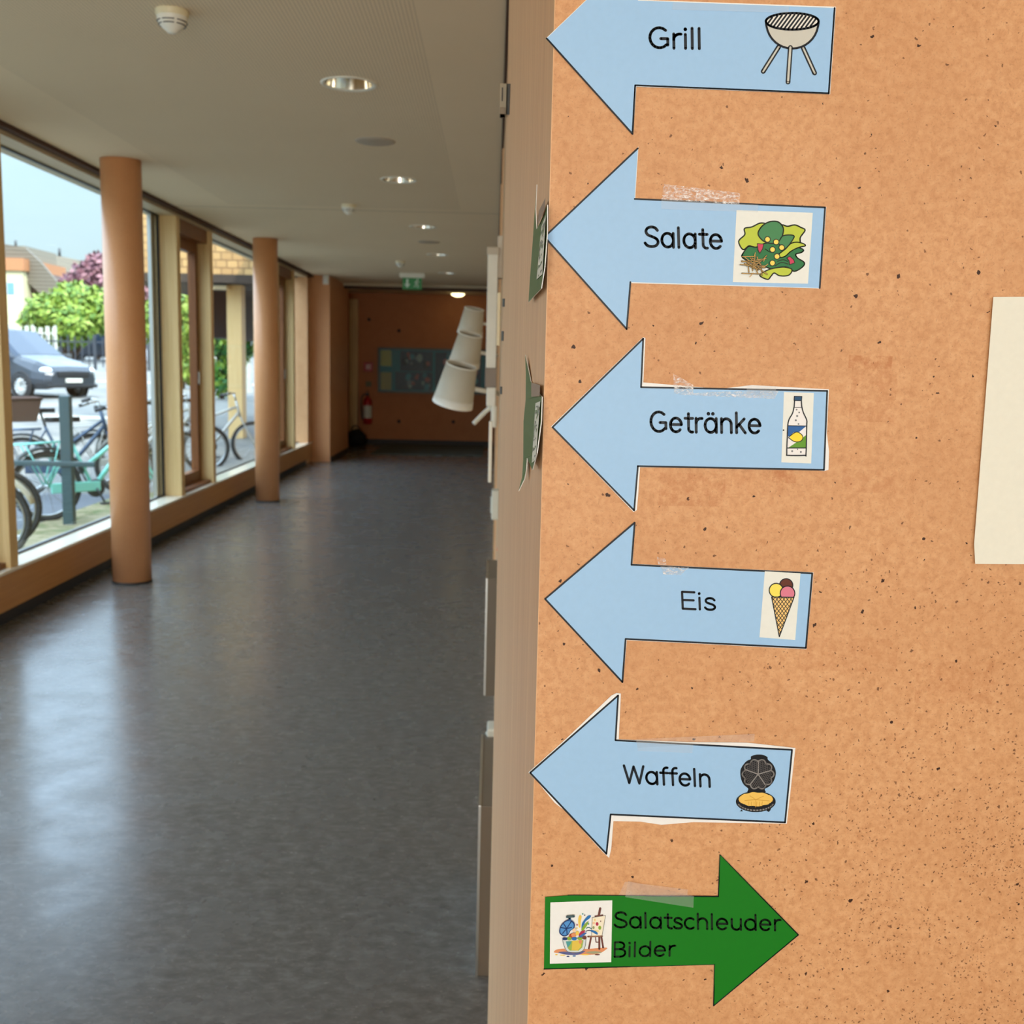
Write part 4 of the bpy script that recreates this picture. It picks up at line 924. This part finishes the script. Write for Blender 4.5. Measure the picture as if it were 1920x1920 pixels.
# brown basket on the mint bike's rack
bx = onY(rear.y+.25, 32, 768)
bk = thing('bicycle_basket', (bx.x, bx.y+.05, bx.z-.115), 'brown woven basket on the mint bicycle rear rack', 'basket', rz=radians(40))
mb = MB(); ring = lambda k, z: [(k*x, k*y, z) for x, y in ((-.17, -.13), (.17, -.13), (.17, .13), (-.17, .13))]
lv = [ring(.74, 0), ring(.86, .10), ring(1.0, .22), ring(.94, .22), ring(.78, .06), ring(.66, .03)]
for A_, B_ in zip(lv[:-1], lv[1:]): mb.add(A_+B_, [(i, (i+1) % 4, (i+1) % 4+4, i+4) for i in range(4)])
mb.add(lv[0], [(0, 1, 2, 3)]).add(lv[-1], [(0, 1, 2, 3)])
mb.build('body', M('wicker_brown', (112, 84, 70), .8), bk)
MB().tube([(-.17, -.13, .22), (.17, -.13, .22), (.17, .13, .22), (-.17, .13, .22)], .014, 8, closed=True).build('rim', M('wicker_rim', (92, 66, 54), .8), bk)
# bike stand: post with a cross bar
p = onZ(ZG, 131, 985)
st = thing('bike_stand', p, 'dark grey-green bike stand post with a horizontal bar, in front of the mint bicycle', 'bike stand')
tp = onY(p.y, 135, 742)
ms_ = M('stand_green', (66, 86, 86), .45)
MB().rbox(-.05, .05, -.04, .04, 0, tp.z-ZG, .01).build('post', ms_, st)
bl_, br_ = onY(p.y, 22, 866), onY(p.y, 182, 872)
MB().rbox(bl_.x-p.x-1.4, br_.x-p.x, -.06, -.02, bl_.z-ZG-.03, bl_.z-ZG+.02, .01).build('bar', ms_, st)
# cars
def vehicle(name, loc, rz, prof, wheels, body, label, cat, W=.93, wr=.33, glass=None):
    """prof rows: x, z bottom, z belt, z top, half width belt, half width top, glass?"""
    g = thing(name, loc, label, cat, rz=rz)
    rings = []
    for (x, zb, zm, zt, wm, wt, gl) in prof:
        rings.append([(x, -wm*.90, zb), (x, -wm*1.0, zb+.16), (x, -wm*1.01, (zb+zm)/2+.05), (x, -wm*.97, zm), (x, -wt, zt-.07), (x, -wt*.86, zt), (x, 0, zt+.015),
                      (x, wt*.86, zt), (x, wt, zt-.07), (x, wm*.97, zm), (x, wm*1.01, (zb+zm)/2+.05), (x, wm, zb+.16), (x, wm*.90, zb)])
    mb, mg = MB(), MB(); n = 13
    for i in range(len(rings)-1):
        for k in range(n-1):
            q = [rings[i][k], rings[i+1][k], rings[i+1][k+1], rings[i][k+1]]
            isg = (prof[i][6] == 's' and k in (3, 8)) or (prof[i][6] == 'f' and 3 <= k <= 8)
            if isg and k in (3, 8):
                mb.add(q, [(0, 1, 2, 3)], 0, True)
                c = sum((Vector(p) for p in q), Vector())/4; sgn = -.006 if k == 3 else .006
                mg.add([tuple(c+(Vector(p)-c)*.90+Vector((0, sgn, 0))) for p in q], [(0, 1, 2, 3)], 0)
            elif isg:
                mb.add(q, [(0, 1, 2, 3)], 0, True)
                mg.add([tuple(Vector(p)+Vector((.004, 0, .006))) for p in q], [(0, 1, 2, 3)], 0, True)
            else: mb.add(q, [(0, 1, 2, 3)], 0, True)
    for rg in (rings[0], rings[-1]): mb.add(rg, [tuple(range(n))], 0)
    mb.build('body', body, g); mg.build('window', glass or M('car_glass', (30, 44, 62), .06), g, fix=False)
    for x in wheels:
        for s in (-1, 1):
            T = Matrix.Translation((x, s*(W-.08), wr)) @ Matrix.Rotation(pi/2*(1 if s < 0 else -1), 4, 'X')
            w = MB().lathe([(wr*.66, .0), (wr*.7, .11), (wr*.94, .11), (wr, .07), (wr, -.09), (wr*.9, -.11)], 32, 0, T).build('wheel', M('tyre', (26, 26, 28), .7), g)
            rim = MB().lathe([(wr*.70, .105), (wr*.62, .07), (wr*.2, .085), (0, .10)], 30, 0, T)
            for k in range(12):
                a = 2*pi*k/12; rim.tube([(.06*cos(a), .06*sin(a), .11), (wr*.66*cos(a), wr*.66*sin(a), .10)], .018, 6, 0, T)
            rim.build('rim', M('rim_silver', (208, 208, 204), .3, .5), w)
            MB().torus((x, s*(W+.004), wr+.0), wr*1.12, .035, 28, 6).build('wheel_arch', M('arch_black', (24, 24, 26), .7), g)
    return g
car_p = [(2.52, .30, .62, .74, .70, .62, 0), (2.40, .26, .66, .86, .84, .74, 0), (2.0, .25, .74, 1.00, .93, .80, 0), (1.45, .25, .92, 1.10, .95, .82, 0), (1.30, .25, .98, 1.16, .95, .82, 'f'), (.35, .25, 1.08, 1.80, .95, .70, 's'), (-.75, .25, 1.08, 1.90, .95, .72, 's'), (-1.7, .25, 1.08, 1.88, .95, .72, 's'), (-2.3, .28, 1.06, 1.80, .93, .70, 'f'), (-2.52, .35, 1.0, 1.05, .88, .82, 0)]
w = onY(28.5, 44, 747)
ang = radians(-28); fx = 1.62
hx, hy = cos(ang), sin(ang)
org = Vector((w.x - fx*hx - .88*hy*1, w.y - fx*hy + .88*hx, w.z))
car = vehicle('minivan', org, ang, car_p, (1.62, -1.58), Mat('car_grey', (58, 63, 70), .22, .3).m, 'dark grey minivan parked across the street, its front wheel and headlight in view', 'car')
for s in (-1, 1):
    MB().ball((2.30, s*.70, .76), .20, .15, .085).build('headlight', M('headlight_glass', (230, 236, 238), .1), car)
    MB().rbox(.95, 1.15, s*1.06-.10, s*1.06+.10, 1.02, 1.20, .03).build('mirror', m_dgrey, car)
MB().rbox(2.44, 2.56, -.50, .50, .60, .74, .02).build('grille', m_black, car)
MB().rbox(2.50, 2.57, -.26, .26, .44, .55, .01).build('number_plate', m_white, car)
MB().rbox(2.34, 2.545, -.80, .80, .30, .40, .03).build('bumper_vent', m_black, car)
MB().tube([(-2.0, -.965, .36), (1.2, -.965, .36)], .03).build('side_sill', m_black, car)
van_p = [(2.55, .35, .75, .95, .85, .75, 0), (2.3, .3, 1.0, 1.15, .95, .86, 0), (2.0, .3, 1.1, 1.28, .95, .86, 'f'), (1.3, .3, 1.15, 1.92, .95, .80, 's'), (0, .3, 1.15, 1.98, .95, .82, 's'), (-1.3, .3, 1.15, 1.98, .95, .82, 's'), (-2.45, .3, 1.15, 1.94, .95, .80, 'f'), (-2.55, .35, 1.1, 1.2, .93, .85, 0)]
def at_dist(px, py, Y): return onY(Y, px, py)
v = at_dist(112, 660, 78)
vehicle('van', (v.x+2.7, 78, gz(78)), pi, van_p, (1.6, -1.5), Mat('van_dark', (58, 62, 72), .25, .4).m, 'dark van parked behind the iron fence, left of the near column', 'van')
v = at_dist(262, 655, 62)
vehicle('car', (v.x+1.2, 62, gz(62)), pi, car_p, (1.62, -1.58), Mat('car_white', (190, 192, 196), .25).m, 'white car in the distance right of the near column', 'car')
# fences
def fence(name, x0, x1, y, h, pitch, w, mat, label, base=None):
    g = thing(name, (x0, y, gz(y)), label, 'fence'); L_ = x1-x0
    mb = MB(); k = 0
    while k*pitch < L_:
        mb.box(k*pitch, k*pitch+w, -.02, .02, .12, h*(1-.02*(k % 3))); k += 1
    mb.build('pickets', mat, g)
    MB().box(0, L_, .02, .06, h*.25, h*.25+.08).box(0, L_, .02, .06, h*.8, h*.8+.08).build('rails', mat, g)
    for x in (0, L_*.33, L_*.66, L_-.12): MB().box(x, x+.12, -.05, .09, 0, h+.06).build('post', mat, g)
    if base: MB().box(0, L_, -.06, .1, 0, .25).build('plinth', base, g)
    return g
a, b = at_dist(-30, 640, 66).x, at_dist(106, 640, 66).x
fence('picket_fence', a, b, 66, 2.3, .42, .24, M('fence_white', (190, 188, 174), .7), 'white picket fence along the far side of the street, behind the minivan')
a, b = at_dist(-30, 640, 56).x, at_dist(280, 640, 56).x
fence('iron_fence', a, b, 56, 1.75, .36, .05, M('iron_dark', (52, 56, 62), .5), 'dark thin iron bar fence in front of the dark van')
a, b = at_dist(390, 660, 34).x, at_dist(470, 660, 34).x
fence('picket_fence', a, b, 34, 1.15, .20, .11, M('fence_white'), 'pale picket fence seen in the second big pane under the shingled wing', None)
# vegetation: leaves as small cards on branching volumes
def tree(name, loc, blobs, leafm, label, n=1500, size=.25, trunk=None, seed=1):
    g = thing(name, loc, label, 'bush' if trunk is None else 'tree'); r = random.Random(seed); mb = MB()
    tot = sum(b[3]**2 for b in blobs)
    for (x, y, z, R) in blobs:
        for k in range(int(n*R*R/tot)):
            d = Vector((r.gauss(0, 1), r.gauss(0, 1), r.gauss(0, 1))).normalized(); p = Vector((x, y, z))+d*R*(.55+.45*r.random()**.5)*(1+.12*r.uniform(-1, 1))
            u = Vector((r.gauss(0, 1), r.gauss(0, 1), r.gauss(0, 1))).normalized(); w = u.cross(d+u*.3)
            if w.length < .1: continue
            w.normalize(); s = size*r.uniform(.6, 1.3)
            mb.add([p-u*s, p+w*s*.5, p+u*s, p-w*s*.5], [(0, 1, 2, 3)], r.randint(0, len(leafm)-1))
    mb.build('foliage', leafm, g, fix=False)
    tk = MB(); zmax = max(b[2] for b in blobs)
    for (x, y, z, R) in blobs[:6]: tk.tube([(0, 0, 0), (x*.35, y*.35, z*.45), (x*.9, y*.9, z)], [.16*size*3, .11*size*3, .03*size*3], 7)
    tk.build('trunk', M('bark', (84, 66, 52), .9), g); return g
lime_l = [M('leaf_lime', (124, 148, 40), .6), M('leaf_green', (82, 116, 30), .6), M('leaf_pale', (146, 164, 66), .6)]
Y = 72; s = Y/F; f_ = at_dist(130, 600, Y)
B = lambda px, py, R, dy=0: ((px-130)*s, dy, f_.z-(py-600)*s-gz(Y), R*s)
tree('garden_bush', (f_.x, Y, gz(Y)), [B(140, 575, 44), B(100, 590, 36, -1), B(180, 580, 42, 1), B(70, 605, 30), B(210, 590, 40), B(150, 610, 40, -1), B(110, 620, 30)], lime_l, 'bright lime green bush behind the fence, left of the near column', 6500, .24, None, 3)
red_l = [M('leaf_plum', (124, 76, 84), .6), M('leaf_plum_dark', (96, 54, 66), .6), M('leaf_plum_pale', (156, 108, 110), .6)]
Y = 84; s = Y/F; f_ = at_dist(180, 540, Y)
B = lambda px, py, R, dy=0: ((px-180)*s, dy, f_.z-(py-540)*s-gz(Y), R*s)
tree('copper_beech', (f_.x, Y, gz(Y)), [B(170, 525, 34), B(140, 540, 26), B(190, 505, 30), B(210, 540, 40), B(240, 530, 36), B(270, 545, 34), B(160, 560, 30), B(230, 575, 40)], red_l, 'dark red leaved tree behind the lime green bush', 6500, .26, True, 5)
grn = [M('leaf_mid', (96, 146, 50), .6), M('leaf_deep', (52, 104, 44), .6), M('leaf_lime')]
Y = 30; s = Y/F; f_ = at_dist(415, 700, Y)
B = lambda px, py, R, dy=0: ((px-415)*s, dy, f_.z-(py-700)*s-gz(Y), R*s)
tree('hedge_shrub', (f_.x, Y, gz(Y)), [B(400, 600, 34), B(425, 570, 30), B(450, 610, 34), B(405, 690, 26), B(420, 640, 34), B(445, 660, 30), B(412, 720, 24), B(480, 620, 40), B(520, 610, 44), B(560, 610, 44)], grn, 'green shrub under the shingled wing, seen in the second big pane', 4000, .11, None, 8)
Y = 36; s = Y/F; f_ = at_dist(340, 620, Y)
B = lambda px, py, R, dy=0: ((px-340)*s, dy, f_.z-(py-620)*s-gz(Y), R*s)
tree('hedge_shrub', (f_.x, Y, gz(Y)), [B(345, 580, 28), B(350, 620, 30), B(335, 650, 26), B(352, 690, 26), B(290, 590, 22), B(282, 620, 20)], lime_l, 'pale green shrub seen through the narrow opening window', 1600, .18, None, 9)
# houses
def roofm(name, a, b):
    m = Mat(name, a, .8); st = m.math('FRACT', m.math('MULTIPLY', m.noise(1, 0, m.coord()), 1)); sp = m.N('ShaderNodeSeparateXYZ'); m.L(m.coord(), sp.inputs[0])
    m.color(m.mix(m.math('GREATER_THAN', m.math('FRACT', m.math('MULTIPLY', sp.outputs['Z'], 3.0)), .62), a, b)); return m.m
r_tan = roofm('tile_grey', (116, 106, 90), (92, 82, 68)); r_tan2 = roofm('tile_brown', (122, 112, 94), (96, 86, 72))
Y = 96; s = Y/F
hp = lambda px, py, yy=Y: onY(yy, px, py)
l, rr = hp(-60, 560), hp(44, 560)
h1 = thing('cream_house', (l.x, Y, gz(Y)), 'cream house with an orange band and grey tiled roof, leftmost outside', 'house')
zz_ = lambda py: hp(20, py).z-gz(Y)
Wd = rr.x-l.x
MB().box(0, Wd, 0, 9, 0, zz_(505)).build('wall', M('house_cream', (214, 204, 160), .8), h1)
MB().box(-.1, Wd+.25, -.3, 9, zz_(507), zz_(484)).build('balcony_band', M('house_orange', (176, 118, 76), .7), h1)
MB().box(-.1, Wd-.2, 1.2, 8, zz_(484), zz_(458)).build('dormer', M('dormer_grey', (132, 122, 104), .8), h1)
PX = lambda px: hp(px, 540).x-l.x
MB().prism([(PX(44), 1.6, zz_(500)), (PX(68), 1.6, zz_(520)), (PX(112), 1.6, zz_(557)), (PX(44), 1.6, zz_(557))], (0, 6, 0)).build('gable_wall', M('gable_brown', (84, 62, 50), .8), h1)
MB().prism([(PX(-20), .9, zz_(452)), (PX(42), .9, zz_(462)), (PX(70), .9, zz_(489)), (PX(124), .9, zz_(556)), (PX(100), .9, zz_(560)), (PX(72), .9, zz_(552)), (PX(44), .9, zz_(528)), (PX(43), .9, zz_(484)), (PX(-20), .9, zz_(484))], (0, .5, 0)).build('roof', r_tan, h1)
for x in (14, 32): MB().box((x-20)*s+Wd*.6, (x-20)*s+Wd*.6+2.0*s*6, -.05, 0, zz_(552), zz_(530)).build('window', M('house_window', (110, 150, 190), .2), h1)
MB().tube([(Wd*.72, 2, zz_(458)), (Wd*.72, 2, zz_(446))], .12).build('chimney', m_dgrey, h1)
Y2 = 118; l = hp(68, 560, Y2); zz2 = lambda py: hp(100, py, Y2).z-gz(Y2); X2 = lambda px: hp(px, 540, Y2).x-l.x
h2 = thing('gabled_house', (l.x, Y2, gz(Y2)), 'house with a dark red gable end and tan tiled roof behind the red leaved tree', 'house')
MB().prism([(X2(75), 0, zz2(488)), (X2(83), 0, zz2(476)), (X2(128), 0, zz2(540)), (X2(128), 0, 0), (X2(70), 0, 0), (X2(70), 0, zz2(498))], (0, 8, 0)).build('gable', M('gable_red', (66, 34, 32), .8), h2)
MB().prism([(X2(70), -.6, zz2(490)), (X2(83), -.6, zz2(474)), (X2(130), -.6, zz2(538)), (X2(126), -.6, zz2(541)), (X2(83), -.6, zz2(481)), (X2(74), -.6, zz2(493))], (0, .6, 0)).build('verge_board', M('verge_dark', (70, 62, 54), .7), h2)
MB().prism([(X2(83), -.3, zz2(474)), (X2(205), 7, zz2(495)), (X2(215), 7, zz2(556)), (X2(132), -.3, zz2(542))], (0, .4, 0)).build('roof', r_tan2, h2)
MB().tube([(X2(100), 2, zz2(478)), (X2(100), 2, zz2(462))], .16).build('chimney', m_dgrey, h2)
# shingle clad wing of the school
def mk_shingle():
    m = Mat('shingles', (226, 190, 130), .8); tc = m.N('ShaderNodeTexCoord'); mp = m.N('ShaderNodeMapping'); mp.inputs['Rotation'].default_value = (pi/2, 0, 0); m.L(tc.outputs['Object'], mp.inputs[0])
    br = m.N('ShaderNodeTexBrick'); br.inputs['Scale'].default_value = 1.0; br.inputs['Brick Width'].default_value = .19; br.inputs['Row Height'].default_value = .13; br.inputs['Mortar Size'].default_value = .012
    br.inputs['Color1'].default_value = (*lin((190, 154, 100)), 1); br.inputs['Color2'].default_value = (*lin((150, 112, 70)), 1); br.inputs['Mortar'].default_value = (*lin((96, 68, 42)), 1); br.inputs['Bias'].default_value = -.2
    m.L(mp.outputs[0], br.inputs['Vector'])
    m.color(m.mix(m.math('MULTIPLY', m.noise(2.2, 4), .6), br.outputs['Color'], (176, 134, 82))); return m.m
YW = 18.4; zb = onY(YW, 270, 513).z; xl = onY(YW, 226, 513).x
sw = thing('shingled_wing', (xl, YW, zb), 'yellow-tan shingle clad upper storey projecting outside the windows', 'building')
MB().box(0, -3.02-xl, 0, 7, .02, 4.2).build('shingle_wall', mk_shingle(), sw)
MB().box(-.02, -3.02-xl, -.02, 7, -.12, .02).build('soffit', M('soffit_dark', (58, 46, 36), .8), sw)
pp = onY(YW+.6, 443, 700)
MB().rbox(pp.x-xl-.13, pp.x-xl+.13, .5, .8, -zb+ZG, -.1, .01).build('support_post', m_frame, sw)
lt = onY(YW+.3, 411, 539)
MB().rbox(lt.x-xl-.14, lt.x-xl+.14, .2, .5, lt.z-zb-.03, lt.z-zb+.03, .005).build('lamp_reflection', M('strip_white', (236, 220, 180), .4), sw)  # pale bar standing in for the reflection of a lamp tube
q = onY(YW+2.6, 410, 540)
MB().box(q.x-xl-.35, q.x-xl+.22, 2.4, 6, -1.0, -.12).build('dark_beam', M('beam_dark', (52, 42, 34), .8), sw)
